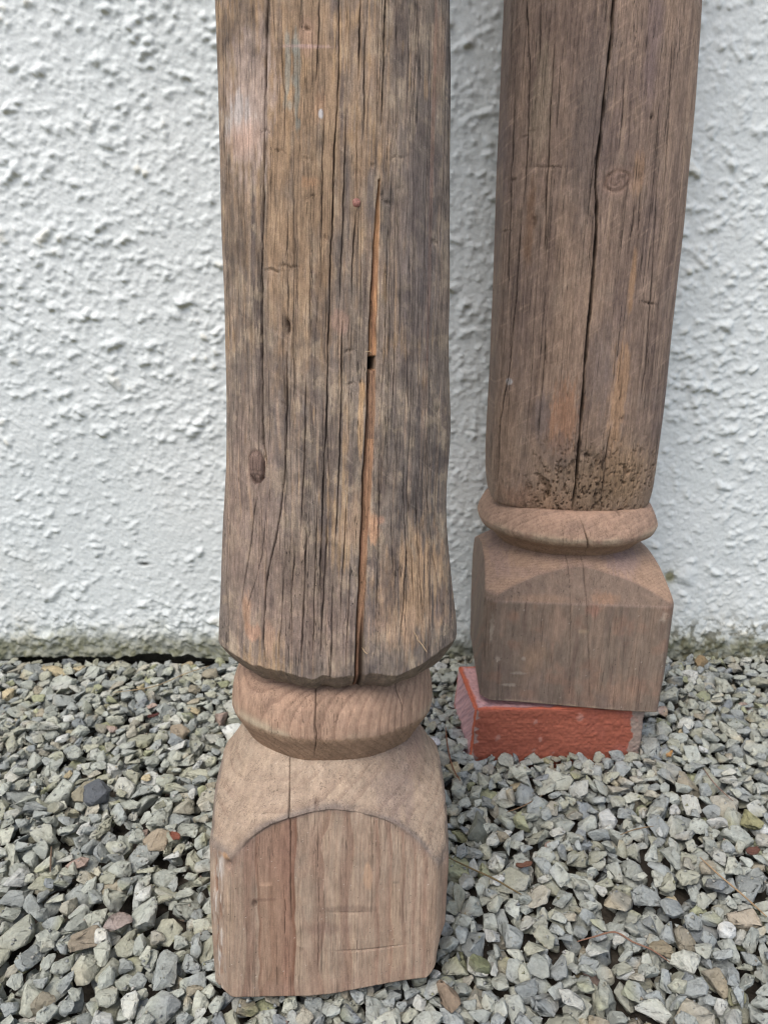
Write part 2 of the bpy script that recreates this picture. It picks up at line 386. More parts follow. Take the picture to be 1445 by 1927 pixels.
def front_shaft(root):
    post = PF
    tb = [(0, 408, 845), (150, 411, 845), (300, 415, 845), (450, 419, 843), (600, 425, 841), (650, 426, 840), (740, 427, 843), (790, 427, 846),
          (840, 427, 844), (900, 426, 838), (980, 422, 838), (1050, 420, 843), (1120, 418, 850), (1175, 416, 855), (1205, 416, 855)]
    ws, hs, cs = prof(post, tb)
    w_edge = post.wf(1279, 0.105); w_bot = w_edge-0.015
    ws[0] = min(ws[0], w_edge)
    Wr = np.concatenate([np.linspace(w_bot, w_edge, 26), rows_from(w_edge+0.0009, FT, 0.00095, 0.86, 60)])
    T = thetas(R(108), 860, 60); Tm = T[None, :]; Wm = Wr[:, None]*np.ones_like(Tm)
    a = smooth_interp(Wr, ws, hs, 0.012)[:, None]; cx = smooth_interp(Wr, ws, cs, 0.012)
    fr = a*0.985
    fr = np.where(Wm > 0, fr, fr)
    flare = np.exp(-((Wm-w_edge-0.03)/0.035)**2)
    d1 = a*(1.09-0.03*flare); d2 = a*(1.10-0.03*flare)
    Rm = sec(Tm, [(0, fr), (math.pi, fr), (math.pi/2, a), (-math.pi/2, a), (R(45), d2), (-R(45), d1), (R(135), d1), (-R(135), d1), (R(22), a*1.07), (-R(22), a*1.06)], 26)
    X0 = Rm*np.sin(Tm)+cx[:, None]; f = ss(0.0, 0.35, np.cos(Tm))*np.ones_like(X0)
    # underside bevel, its edge ragged and deeper on the right shoulder
    wob = 0.0022*fbm(X0*60, X0*0+3, 81, 3)+0.006*ss(0.055, 0.1, X0)
    k = np.clip((Wm-w_bot)/(w_edge+wob-w_bot), 0, 1)
    Rm = Rm*(0.825+0.175*k**0.5)*(1-.045*(1-k)*np.sin(Tm)**2)
    # undulating hewn surface
    Rm = Rm+0.0016*fbm(X0*9, Wm*7, 90, 3)+0.0009*fbm(X0*55, Wm*5, 93, 3)*f
    ring = fbm(X0*260+1.5*vn(X0*20, Wm*7, 96), Wm*4.5, 97, 3)
    Rm = Rm+0.00035*ring*f
    CR = [
     ([(498,-60),(493,129),(492.6,225),(490.7,354),(488.5,482),(487,611),(487,700),(486,809),(488,838),(494,858),(498,885)], 2.7, 7),
     ([(537,660),(537,696),(535,857),(529,938),(519,1002),(506,1066),(498,1100),(496,1147),(493,1220),(499,1262)], 2.2, 5),
     ([(637,-60),(636,129),(632,225),(627,322),(623,450),(619,579),(616,650),(615,761),(609,889),(604,1000),(600,1120)], 1.8, 5),
     ([(600,-40),(597,100),(590,150)], 1.7, 3), ([(679,-50),(677,64),(675,138)], 2.2, 5), ([(688,25),(685,225),(683,255)], 1.4, 3),
     ([(729,-50),(723,130),(718,222)], 2.4, 6), ([(749,13),(748,64),(754,77)], 1.8, 3), ([(797,40),(796,170)], 1.2, 2),
     ([(527,30),(529,140),(533,160),(532,290)], 1.2, 2), ([(672,225),(672,366)], 1.5, 3), ([(672,384),(664,482),(662,568)], 1.6, 3),
     ([(610,193),(606,322),(604,482),(606,530)], 1.4, 2.5), ([(652,193),(648,338),(641,482),(640,563)], 1.6, 3),
     ([(538,386),(540,598)], 1.3, 2), ([(550,386),(551,490)], 1.2, 2), ([(583,434),(582,640)], 1.3, 2),
     ([(576,700),(570,889),(567,938),(564,1010)], 1.7, 3.5), ([(644,600),(641,809),(636,938),(630,1034)], 1.7, 4),
     ([(657,590),(656,640)], 1.6, 3), ([(615,980),(611,1082),(606,1163),(603,1240)], 1.9, 4), ([(652,941),(648,1018),(640,1180)], 1.5, 3),
     ([(576,1000),(572,1110),(566,1250)], 1.8, 3.5), ([(596,954),(592,1082),(588,1240)], 1.4, 3), ([(477,922),(464,1034),(452,1110),(445,1160)], 1.5, 3),
     ([(496,954),(490,1050),(470,1120),(452,1190)], 1.3, 2), ([(717,873),(713,1018),(710,1150)], 1.5, 3), ([(738,954),(742,1098)], 1.3, 2),
     ([(763,922),(767,1050),(763,1147),(752,1225)], 1.7, 4), ([(786,922),(797,1130),(802,1190)], 1.5, 3), ([(810,825),(812,954),(824,1066),(834,1130)], 1.3, 2.5),
     ([(745,620),(742,760),(738,830)], 1.3, 2), ([(770,640),(772,800)], 1.3, 2), ([(548,600),(552,720),(548,790)], 1.2, 2),
     ([(776,1010),(782,1150)], 1.4, 3), ([(553,1020),(548,1120),(549,1230)], 1.3, 2.5), ([(625,1100),(622,1270)], 1.7, 3.5), ([(660,1040),(656,1160),(650,1265)], 1.4, 2.5),
     ([(533,1060),(528,1180),(524,1255)], 1.3, 2.5)]
    dent, dark = cracks(X0, Wm, post, 0.102, CR)
    hd, hm = hair(X0, Wm, 420, 7, (-0.12, 0.10), (w_edge-.01, 0.86), 0.00022, 0.0005)
    wx, wy = post.loc([497], [1200], -0.1)
    # the long open split with pale raw wood inside
    sp = [(330, 714, 3), (380, 712, 5), (450, 709, 8), (560, 705, 10), (600, 703, 10.5), (690, 701, 12), (800, 698, 13), (900, 693, 15), (1000, 688, 12), (1100, 683, 12), (1200, 678, 12), (1296, 675, 13)]
    sx, sw = post.loc([s[1] for s in sp], [s[0] for s in sp], -0.1); swid = np.array([s[2] for s in sp])*0.00046
    o = np.argsort(sw); xc = np.interp(Wr, sw[o], sx[o])+0.0004*vn(Wr*80, Wr*0, 15); wd = np.interp(Wr, sw[o], swid[o])
    on = ((Wr > sw.min()-0.02) & (Wr < sw.max())).astype(float)
    e = (X0-xc[:, None])/np.maximum(wd[:, None]/2, 1e-5)
    inside = ss(1.12, 0.88, np.abs(e))*on[:, None]*f
    left = np.exp(-((e+1.0)/0.22)**2)*on[:, None]*f
    low = ss(post.wf(1100, .1), post.wf(1230, .1), Wm)
    rgt = np.exp(-((e-0.8)/(0.2+0.45*low))**2)*on[:, None]*f*(0.35+0.65*low)
    sdep = 0.0045*inside*(1-0.55*np.clip((e+1)/2, 0, 1))+0.004*left+0.005*rgt*low
    hy = [post.wf(y, 0.1) for y in (667, 692)]
    hole = inside*ss(hy[1]-0.0006, hy[1]+0.0004, Wm)*ss(hy[0]+0.0006, hy[0]-0.0004, Wm)
    sdep = sdep+0.012*hole
    # knot, nail hole and small gouges
    def dimple(cx_, cy_, rx, ry, dp):
        xk, wk = post.loc(cx_, cy_, -0.1); sl = .35*math.sin(cx_*1.7+cy_)*(rx > 5); A = X0-xk; B = Wm-wk-sl*A-.0007*np.sin(A*700+cx_)*(rx > 8)
        return dp*np.exp(-((A/(rx*.00042))**2+(B/(ry*.00046))**2))*f*(.55+.45*vn(X0*600, Wm*300, 98))
    g = 0
    for q in [(539, 612, 5, 13, .006), (575, 38, 7, 3, .003), (655, 660, 14, 2.5, .0018), (480, 903, 9, 4, .003), (488, 885, 2.5, 12, .0025), (475, 908, 8, 3, .002), (672, 317, 7, 4, .0012),
              (580, 293, 9, 3, .0015), (612, 443, 4, 5, .002), (720, 352, 4, 10, .0025), (729, 373, 7, 3, .002), (701, 303, 4, 3, .002), (755, 345, 8, 4, .001), (545, 497, 22, 2.2, .002), (512, 503, 14, 2.0, .0025),
              (522, 273, 10, 2, .002), (499, 232, 9, 2, .002), (750, 284, 16, 2, .0012), (826, 438, 5, 3, .003), (585, 365, 14, 3, .0018), (598, 520, 5, 4, .0015), (660, 722, 9, 2, .0015), (530, 762, 14, 3, .0012), (725, 655, 3, 10, .002), (834, 775, 12, 8, .002)]:
        g = g+dimple(*q)
    kx, kw = post.loc(474, 884, -0.1); kr = np.hypot((X0-kx)/0.0072, (Wm-kw)/0.0115)+.10*fbm(X0*140, Wm*120, 99, 3)+.08*np.sin(np.arctan2(Wm-kw, X0-kx)*2+1)
    ringk = np.exp(-((kr-1)/0.13)**2)*f*(.35+.65*ss(.002, -.006, (Wm-kw)-(X0-kx)*1.2)); g = g+0.0017*ringk-0.0010*ss(0.95, 0.6, kr)*f+.0007*np.exp(-((Wm-kw+.0035)/.0008)**2)*ss(1, .8, kr)
    Rm = Rm-(dent+hd)*ss(-0.2, 0.3, np.cos(Tm))-sdep-g
    Rm = Rm-0.0012*ss(0.2, 0.7, fbm(X0*300, Wm*30, 101, 3))*f*ss(w_edge+0.11, w_edge+0.02, Wm)*ss(0.03, 0.07, X0)
    # ---- colours
    dk = np.hypot((X0-kx)/.017, (Wm-kw)/.045); Xn = X0+0.0015*vn(X0*25, Wm*9, 110)-(X0-kx)*.75*np.exp(-dk*dk)
    C = np.zeros(X0.shape+(3,))+lin(140, 125, 110)
    lo = fbm(Xn*28, Wm*5, 111, 4); mid = fbm(Xn*130, Wm*9, 115, 4); fin = fbm(Xn*520, Wm*16, 119, 3); blot = fbm(X0*45+7, Wm*38, 123, 4)
    C = mix(C, ss(-0.05, 0.45, lo+0.5*mid)*0.75, lin(160, 138, 118))
    C = mix(C, ss(0.05, 0.5, -lo+0.6*mid)*0.75, lin(114, 104, 98))
    C = mix(C, ss(0.1, 0.55, -mid+0.4*blot)*0.7, lin(98, 84, 78))
    C = mix(C, ss(0.15, 0.6, fin+0.35*mid)*0.5, lin(182, 152, 126))
    C = mix(C, ss(0.2, 0.6, -fin+0.25*blot)*0.5, lin(88, 74, 68))
    C = mix(C, ss(0.12, 0.5, blot)*0.45, lin(146, 128, 112))
    P = lambda cx_, cy_, rx, ry, s=3, soft=.35, ns=1.0, **k: spot(X0, Wm, post, 0.1, cx_, cy_, rx, ry, s, soft, ns, **k)
    scf = fbm(X0*110+Wm*30, Wm*80-X0*20, 126, 5); C = mix(C, .6*ss(.12, .36, scf+.3*fin), lin(176, 156, 130)); C = mix(C, .42*ss(.12, .40, -scf+.3*mid), lin(94, 84, 79))
    straw = ss(.22, .5, lo*.6+blot*.5+.45*fin)*f; C = mix(C, .6*straw, lin(180, 146, 104))
    scr = fbm((X0*.8-Wm*.6)*30, (Wm*.8+X0*.6)*520, 128, 3); C = mix(C, .3*ss(.38, .62, scr), lin(182, 164, 144))
    warm = P(560, 250, 120, 330, 130, .6)*ss(-0.4, 0.4, mid+0.4*blot+0.2)
    C = mix(C, 0.65*warm, lin(170, 136, 98))
    C = mix(C, 0.75*P(462, 165, 36, 110, 131, .35, 1.3)*f, lin(186, 164, 150))
    C = mix(C, 0.55*P(436, 190, 22, 26, 132, .5, 2.6)*ss(-.4, .2, fin+mid), lin(198, 192, 188)); C = mix(C, 0.6*P(445, 235, 26, 26, 133, .5), lin(200, 164, 142))
    C = mix(C, 0.6*P(438, 40, 40, 50, 134, .6, 1.6)*ss(-.2, .4, blot), lin(86, 76, 70))
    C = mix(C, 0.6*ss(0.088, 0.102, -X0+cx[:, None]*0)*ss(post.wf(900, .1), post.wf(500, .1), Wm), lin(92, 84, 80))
    C = mix(C, 0.6*P(432, 470, 22, 80, 135, .6, 1.8)*ss(-.3, .3, blot+mid), lin(84, 74, 66))
    for q in [(540, 112, 4, 40), (555, 105, 6, 36), (552, 75, 5, 16), (543, 185, 6, 9), (557, 185, 4, 35), (560, 220, 5, 8)]:
        C = mix(C, 0.6*P(*q, 136, .4, 2.4), lin(150, 152, 140))
    C = mix(C, 0.7*P(585, 336, 13, 9, 137, .6, 1.6), lin(190, 146, 106)); C = mix(C, 0.7*P(601, 190, 8, 18, 138, .6, 1.6), lin(186, 146, 110))
    C = mix(C, 0.7*P(576, 52, 12, 28, 139, .4, 1.4), lin(182, 146, 120)); C = mix(C, 0.7*P(603, 205, 4, 7, 140, .2), lin(225, 225, 225))
    C = mix(C, 0.6*P(575, 73, 38, 2.5, 141, .5), lin(205, 170, 160)); C = mix(C, 0.6*P(638, 602, 16, 20, 142, .3), lin(160, 128, 110))
    C = mix(C, 0.5*P(836, 60, 12, 60, 143, .5)*f, lin(168, 134, 108)); C = mix(C, 0.55*P(821, 330, 3.5, 300, 144, .3, .5), lin(160, 122, 100))
    C = mix(C, 0.55*P(790, 450, 40, 200, 145, .7), lin(116, 104, 100)); C = mix(C, 0.6*P(728, 380, 9, 75, 146, .5, 1.5), lin(84, 80, 78)); C = mix(C, 0.6*P(697, 370, 6, 60, 147, .5, 1.5), lin(96, 88, 88))
    C = mix(C, 0.85*P(682, 742, 8, 22, 148, .3, 1.5), lin(204, 162, 112)); C = mix(C, 0.85*P(679, 800, 4.5, 58, 149, .3, .8), lin(204, 166, 122))
    C = mix(C, 0.6*P(672, 975, 24, 55, 150, .4, 1.3)*ss(-.3, .3, mid+.3), lin(186, 152, 118)); C = mix(C, 0.6*P(655, 1015, 24, 10, 151, .4, 1.4), lin(188, 158, 128))
    C = mix(C, 0.8*P(704, 1000, 10, 28, 152, .25, 1.2), lin(222, 170, 128)); C = mix(C, 0.7*P(717, 982, 6, 7, 153, .4), lin(190, 146, 118))
    C = mix(C, 0.75*P(695, 880, 5, 60, 154, .3, .8), lin(212, 170, 132))
    C = mix(C, 0.5*P(460, 990, 60, 190, 155, .6, .8), lin(152, 128, 114))
    C = mix(C, 0.55*P(560, 1080, 55, 60, 156, .7, 1.5), lin(108, 90, 78))
    C = mix(C, 0.75*P(790, 1120, 60, 90, 157, .5, 1.7)*ss(-.45, .15, fin+mid+.3), lin(196, 158, 118))
    C = mix(C, 0.65*P(782, 1190, 70, 36, 158, .4, 1.4)*ss(-.3, .3, fin), lin(190, 156, 126))
    C = mix(C, 0.6*P(735, 1090, 25, 60, 159, .5, 1.8), lin(98, 84, 76)); C = mix(C, 0.5*P(840, 1160, 14, 30, 160, .5, 1.5), lin(110, 98, 98))
    C = mix(C, 0.8*P(472, 1208, 16, 16, 161, .3, 1.3), lin(186, 144, 116)); C = mix(C, 0.75*P(505, 1212, 9, 36, 162, .3, .9), lin(188, 152, 124)); C = mix(C, 0.6*P(458, 1170, 8, 34, 163, .4, 1.2), lin(196, 150, 114))
    C = mix(C, 0.5*P(590, 1180, 90, 60, 164, .7, .8), lin(142, 118, 104))
    # knot
    C = mix(C, 0.75*ss(1.25, 0.9, kr)*f, lin(128, 102, 90)); C = mix(C, 0.8*ringk*ss(-0.3, 0.3, vn(X0*200, Wm*200, 170)+.3), lin(76, 54, 44))
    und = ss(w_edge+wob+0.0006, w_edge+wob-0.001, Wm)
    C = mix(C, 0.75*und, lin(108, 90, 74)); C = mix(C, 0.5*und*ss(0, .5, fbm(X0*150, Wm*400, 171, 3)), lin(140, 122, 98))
    C = C*(1+0.13*fbm(X0*230, Wm*230, 172, 3))[..., None]
    gl = C.mean(-1, keepdims=True); C = (gl+(C-gl)*.88)*.94
    # raw wood in the split
    C = mix(C, inside*on[:, None], lin(154, 120, 94)*(1.0)); C = mix(C, inside*ss(post.wf(860, .1), post.wf(780, .1), Wm)*ss(post.wf(1240, .1), post.wf(1050, .1), Wm)*0.8, lin(192, 146, 106))
    st = ss(post.wf(826, .1)+.0004, post.wf(826, .1)-.0004, Wm); up = ss(post.wf(694, .1)-.0004, post.wf(694, .1)+.0004, Wm)
    C = mix(C, inside*(1-st)*(1-up)*.75, lin(128, 104, 88)); C = mix(C, inside*ss(post.wf(1120, .1), post.wf(1230, .1), Wm)*.6, lin(98, 72, 56)); C = mix(C, inside*up*ss(-.2, .4, vn(X0*0, Wm*60, 176))*.5, lin(138, 106, 84))
    C = mix(C, inside*ss(0.0, .5, fbm(X0*900, Wm*18, 174, 2))*0.4, lin(138, 96, 76)); C = mix(C, 0.85*left, lin(40, 30, 26)); C = mix(C, 0.85*rgt*low, lin(36, 30, 26)); C = mix(C, hole, lin(18, 14, 12))
    C = mix(C, 0.86*dark*f, lin(34, 26, 24)); C = mix(C, 0.8*np.clip(hm*1.3, 0, 1)*f, lin(48, 40, 36)); C = mix(C, np.clip(g*200, 0, .6), lin(64, 50, 43))
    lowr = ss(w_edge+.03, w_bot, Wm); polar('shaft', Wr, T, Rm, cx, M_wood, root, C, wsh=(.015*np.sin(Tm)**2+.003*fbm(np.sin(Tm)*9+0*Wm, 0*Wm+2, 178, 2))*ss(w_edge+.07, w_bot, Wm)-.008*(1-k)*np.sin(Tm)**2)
    # nail head driven in above the split, and small lifted splinters
    nx, nw = post.loc(671, 375, -0.1)
    bm = bmesh.new(); bmesh.ops.create_uvsphere(bm, u_segments=20, v_segments=10, radius=0.0031)
    rs = random.Random(3)
    for v in bm.verts:
        v.co.y *= 0.42; v.co *= 1+rs.uniform(-.06, .06); v.co += Vector((nx, -0.1005, nw))
        if v.co.x > nx+0.0005 and v.co.z > nw: v.co.y += 0.0004
    me = bpy.data.meshes.new('nail_head'); bm.to_mesh(me); bm.free(); me.materials.append(M_iron)
    for p in me.polygons: p.use_smooth = True
    o = bpy.data.objects.new('nail_head', me); COL.objects.link(o); o.parent = root; post.nail = o
    j = np.argmin(np.abs(X0[np.argmin(np.abs(Wr-nw))]-nx)+10*(np.cos(T) < 0)); o.location.y = 0.1005-Rm[np.argmin(np.abs(Wr-nw)), j]*math.cos(T[j])
    def splinter(pts, r):
        P3 = []
        for (a_, b_, lift) in pts:
            x_, w_ = post.loc(a_, b_, -0.1); i = np.argmin(np.abs(Wr-w_)); jj = np.argmin(np.abs(X0[i]-x_)+10*(np.cos(T) < 0))
            P3.append(np.array([x_, -Rm[i, jj]*math.cos(T[jj])-lift, w_]))
        tube('splinter', P3, r*.65, M_pale, root)
    splinter([(688, 661, .0004), (694, 660, .0015), (698, 661, .001), (700, 664, .0004)], .0005)
    splinter([(681, 1222, .0003), (686, 1226, .002), (691, 1229, .002)], .0005)
    splinter([(791, 1216, .0002), (800, 1228, .003), (806, 1238, .004)], .0006)
    splinter([(780, 1196, .0003), (786, 1206, .002), (788, 1214, .003)], .0004)

def tube(name, pts, r, mat, parent=None, col=None, seg=7, taper=0.5):
    pts = [np.asarray(p, float) for p in pts]
    # subdivide smoothly
    Q = []
    n = len(pts)
    for i in range(n-1):
        p0 = pts[max(i-1, 0)]; p1 = pts[i]; p2 = pts[i+1]; p3 = pts[min(i+2, n-1)]
        for t in np.linspace(0, 1, 7)[:-1]:
            Q.append(0.5*((2*p1)+(-p0+p2)*t+(2*p0-5*p1+4*p2-p3)*t*t+(-p0+3*p1-3*p2+p3)*t**3))
    Q.append(pts[-1]); Q = np.array(Q); m = len(Q)
    V = []
    for i in range(m):
        d = Q[min(i+1, m-1)]-Q[max(i-1, 0)]; d /= np.linalg.norm(d)+1e-12
        u = np.cross(d, [0.13, 0.2, 1.0]); u /= np.linalg.norm(u); v = np.cross(d, u)
        rr = r*(1-taper*abs(i/(m-1)*2-1)**3)*(1+0.12*math.sin(i*2.3))
        for k in range(seg):
            a = 2*math.pi*k/seg; V.append(Q[i]+rr*(math.cos(a)*u+math.sin(a)*v))
    F = grid_faces(m, seg, True)
    flat = np.concatenate([F.ravel(), np.arange(seg)[::-1], (m-1)*seg+np.arange(seg)]); starts = np.concatenate([np.arange(len(F))*4, [len(F)*4, len(F)*4+seg]])
    c = None if col is None else np.repeat(np.asarray(col)[None], len(V), 0)
    return np_mesh(name, np.array(V), (flat, starts), mat, parent, c)

def turned_rows(post, tab, step):
    """tab: (y px, radius) down the front centre line -> w rows at about equal path steps, radius"""
    w = np.array([post.wf(y, r) for y, r in tab]); r = np.array([t[1] for t in tab])
    return w, r
def resample(w, r, step, sig=2):
    s = np.concatenate([[0], np.cumsum(np.hypot(np.diff(w), np.diff(r)))]); n = max(int(s[-1]/step), 8)
    q = np.linspace(0, s[-1], n); W = np.interp(q, s, w); Rr = np.interp(q, s, r)
    k = np.exp(-0.5*(np.arange(-8, 9)/sig)**2); k /= k.sum()
    f = lambda a: np.convolve(np.concatenate([2*a[0]-a[8:0:-1], a, 2*a[-1]-a[-2:-10:-1]]), k, 'valid')
    return f(W), f(Rr)

def end_grain(X, Y, Wm, px, py, sp, seed):
    """growth rings of a log round a vertical pith; returns dark late-wood lines 0..1 and a slow band value"""
    rho = np.hypot(X-px, Y-py)+0.0042*fbm(X*18, Wm*9+Y*18, seed, 3)+0.0004*vn(X*160, Wm*40, seed+4)
    q = rho/sp+0.55*vn(rho*90, rho*0, seed+6); fr = q-np.floor(q); idx = np.floor(q)
    return ss(0.45, 0.93, fr)*ss(1.0, 0.97, fr), vn(idx*3.7, idx*0, seed+8)

def collar(post, root, tab, P, seed, base, lines_, pith, cr, mat, edge_y, squash=1.0):
    w, r = turned_rows(post, tab, 0); W, Rr = resample(w, r, 0.0008, 1.5)
    T = thetas(R(108), 560, 50); Tm = T[None, :]; Wm = W[:, None]*np.ones_like(Tm); Rg = Rr[:, None]*np.ones_like(Tm)
    Rm = sec(Tm, [(None, Rg*1.0), (0, Rg*1.02), (math.pi/2, Rg*squash), (-math.pi/2, Rg*squash), (math.pi, Rg), (R(40), Rg*1.035), (-R(40), Rg*1.03)], 26)*1.03
    X0 = Rm*np.sin(Tm); Y0 = -Rm*np.cos(Tm); f = ss(0, .35, np.cos(Tm))*np.ones_like(X0)
    Rm = Rm+0.0012*fbm(X0*14, Y0*14+Wm*10, seed, 3)+0.0003*fbm(X0*200, Wm*200, seed+3, 3)
    ln, bd = end_grain(X0, Y0, Wm*0.3, *pith, seed+5)
    dent, dark = cracks(X0, Wm, post, 0.09, cr)
    Rm = Rm-dent-0.0002*ln
    C = np.zeros(X0.shape+(3,))+base
    C = mix(C, 0.5*ss(-.1, .5, fbm(X0*30, Wm*40+Y0*20, seed+9, 4)), base*np.array([1.16, 1.12, 1.10]))
    C = mix(C, 0.5*ss(0, .5, -fbm(X0*40, Wm*60+Y0*20, seed+13, 4)), base*np.array([.74, .74, .78]))
    C = mix(C, lines_*ln, base*np.array([.55, .50, .50])); C = C*(1+0.10*bd[..., None])
    C = C*(1+0.07*fbm(X0*260, Wm*260, seed+17, 2))[..., None]
    if edge_y is not None:
        we = post.wf(edge_y[0], edge_y[1]); m = np.exp(-((Wm-we-.002)/0.005)**2)*ss(-.35, .3, fbm(X0*45, Wm*90, seed+19, 3))*f
        C = mix(C, edge_y[2]*m*ss(-.2, .5, fbm(X0*20, X0*0, seed+25, 2)+.2), lin(176, 164, 140)); m2 = ss(we+.0005, we-.002, Wm); C = mix(C, 0.5*m2, lin(132, 108, 84))
    C = mix(C, 0.8*dark*f, lin(44, 32, 26))
    cxr = np.zeros(len(W))+post.ccx
    polar('collar', W, T, Rm, cxr, mat, root, C)

def specks(C, rs, n, col):
    i = rs.randint(0, C.shape[0], n); j = rs.randint(0, C.shape[1], n); C[i, j] = C[i, j]*.25+np.asarray(col)*.75

def front_block(root):
    post = PF
    tab = [(1525, 0.1000), (1505, 0.0950), (1480, 0.0893), (1455, 0.0838), (1440, 0.0805), (1428, 0.0765), (1420, 0.072)]
    w = np.array([post.wf(y, r) for y, r in tab]); r = np.array([t[1] for t in tab])
    wa = w[0]
    w = np.concatenate([[wa-0.064, wa-0.045, wa-0.026, wa-0.012, wa-.004], w]); r = np.concatenate([[0.140, 0.1325, 0.1225, 0.1125, .104], r])
    wl = np.concatenate([np.arange(0, wa-0.066, 0.0009)])
    wu, ru = resample(w, r, 0.00062, 2)
    sel = wu > wl[-1]+0.0004; W = np.concatenate([wl, wu[sel]]); Rt = np.concatenate([np.interp(wl, [0, wa-0.064], [0.165, 0.140]), ru[sel]])
    T = thetas(R(112), 680, 60); Tm = T[None, :]; one = np.ones((len(W), len(T))); Wm = W[:, None]*one
    a = 0.1-0.0015*ss(0.05, 0, Wm)+0.0015*ss(0.02, 0.12, Wm); fa = 0.1*one
    chl = 0.1378-0.0085+0.001*vn(Wm*50, Wm*0, 201)+0.004*ss(0.19, 0.26, Wm); chr_ = 0.1392-0.0045*one
    aL = a+0.0015; aR = a+0.001-0.006*ss(0.05, 0.0, Wm)
    Rsq = sec(Tm, [(0, fa), (math.pi, fa), (math.pi/2, aR), (-math.pi/2, aL), (R(46), chr_), (-R(46), chl), (R(135), chr_), (-R(135), chr_)], 120)
    Rtt = Rt[:, None]*(1+0.014*np.cos(Tm*2)*0)+0.002*vn(np.sin(Tm)*3+5, Wm*9, 203)*ss(-.6, .3, np.cos(Tm))
    xg = Rsq*np.sin(Tm)
    Rtt = Rtt*(1+.05*ss(-.3, -1, np.sin(Tm))*ss(.125, .105, Rtt))
    lipd = 0.0012+0.0016*ss(.02, -.05, xg)
    Pn = 160.0
    Rm = ((1/Rsq)**Pn+(1/Rtt)**Pn)**(-1/Pn)
    onface = ss(0.0, 0.0022, Rtt-Rsq)
    X0 = Rm*np.sin(Tm); Y0 = -Rm*np.cos(Tm); f = ss(0, .3, np.cos(Tm))*one
    frontf = (np.abs(Y0+0.1) < 0.004)*1.0
    # the face is cut a hair deeper than the carved shoulder, leaving a soft lip along the arch
    Rm = Rm-lipd*ss(0.0006, 0.0022, Rtt-Rsq)*frontf*ss(0.12, 0.17, Wm)
    Rm = Rm+0.0009*fbm(X0*12, Wm*9+Y0*9, 205, 3)+0.00022*fbm(X0*240, Wm*(60+0*Wm)+Y0*200, 208, 3)+0.0005*(1-onface)*fbm(X0*60, Y0*60+Wm*40, 206, 2)
    arch = np.exp(-((Rtt-Rsq+.0004)/0.0028)**2)*f*ss(.06, .10, Wm)
    Rm = Rm+arch*.0006*fbm(X0*160, Wm*160, 272, 2)+arch*0.0007*vn(X0*120, Wm*120, 211)-0.0012*arch*ss(.3, .6, vn(X0*80, Wm*80, 212))
    ln, bd = end_grain(X0, Y0, Wm, -0.028, -0.020, 0.0085, 215); ln2, bd2 = end_grain(X0, Y0, Wm, -0.028, -0.020, 0.0021, 225)
    CR = [([(541, 1432), (540, 1470), (543, 1530), (546, 1600), (546, 1660), (548, 1735)], 2.0, 4), ([(535, 1665), (537, 1780)], 1.2, 1.5), ([(521, 1760), (522, 1872)], 1.0, 1.2),
          ([(597, 1440), (598, 1480)], 1.0, 1), ([(598, 1560), (600, 1700), (598, 1860)], 0.9, .8)]
    dent, dark = cracks(X0, Wm, post, 0.1, CR)
    for (cx_, cy_, rx, ry, dp) in [(700, 1792, 55, 2.0, .0012), (660, 1715, 40, 1.6, .0008), (595, 1515, 3, 8, .003), (430, 1625, 6, 7, .003), (480, 1697, 4, 5, .0015)]:
        x_, w_ = post.loc(cx_, cy_, -0.1); dd = dp*np.exp(-(((X0-x_)/(rx*.00046))**2+((Wm-w_+0.0015*np.cos((X0-x_)*60))/(ry*.00046))**2))*f; dent = dent+dd
    Rm = Rm-dent-0.00025*ln*onface-0.00015*ln2
    C = np.zeros(X0.shape+(3,))+lin(166, 146, 127)
    lo = fbm(X0*24, Wm*6+Y0*14, 231, 4); mid = fbm(X0*150, Wm*12+Y0*40, 235, 4); blot = fbm(X0*50, Wm*50+Y0*30, 239, 4)
    C = mix(C, 0.55*ss(-.1, .5, lo), lin(176, 151, 129)); C = mix(C, 0.5*ss(0, .5, -lo), lin(144, 122, 104)); C = mix(C, 0.4*ss(.05, .5, mid), lin(182, 158, 132)); C = mix(C, 0.4*ss(.05, .5, -mid), lin(134, 112, 94))
    C = mix(C, 0.4*ss(.1, .5, blot), lin(152, 137, 120))
    C = mix(C, (1-onface)*0.45, lin(163, 146, 127))                                   # dusty carved shoulder
    C = mix(C, 0.42*ln*onface, lin(120, 84, 70)); C = mix(C, 0.22*ln2*onface, lin(132, 100, 84)); C = C*(1+0.10*bd*onface)[..., None]
    C = mix(C, 0.13*ln2*(1-onface)*ss(-.3, .4, blot), lin(120, 98, 90)); C = mix(C, 0.42*ln*(1-onface)*ss(-.4, .3, lo+.15), lin(124, 102, 88))
    # the darker heart band down the face, with a wavy edge
    xa = post.loc(484, 1700, -.1)[0]+0.0015*vn(Wm*22, Wm*0, 241)+.001*vn(Wm*70, Wm*0, 242); xb = post.loc(556, 1700, -.1)[0]+0.0025*vn(Wm*18, Wm*0+3, 243)+.0008*vn(Wm*80, Wm*0, 244)
    band = ss(xa-.0004, xa+.0008, X0)*ss(xb+.0006, xb-.0006, X0)*onface*f
    eg = np.exp(-((X0-xa)/.0016)**2)+np.exp(-((X0-xb+.001)/.0022)**2)
    C = mix(C, 0.6*band, lin(148, 118, 97)); C = mix(C, 0.75*band*np.clip(eg, 0, 1), lin(112, 78, 60))
    xcc = post.loc(540, 1700, -.1)[0]; C = mix(C, 0.4*band*np.exp(-((X0-xcc)/.006)**2), lin(140, 98, 82))
    P_ = lambda cx_, cy_, rx, ry, s=3, soft=.35, ns=1.0, **k: spot(X0, Wm, post, 0.1, cx_, cy_, rx, ry, s, soft, ns, **k)
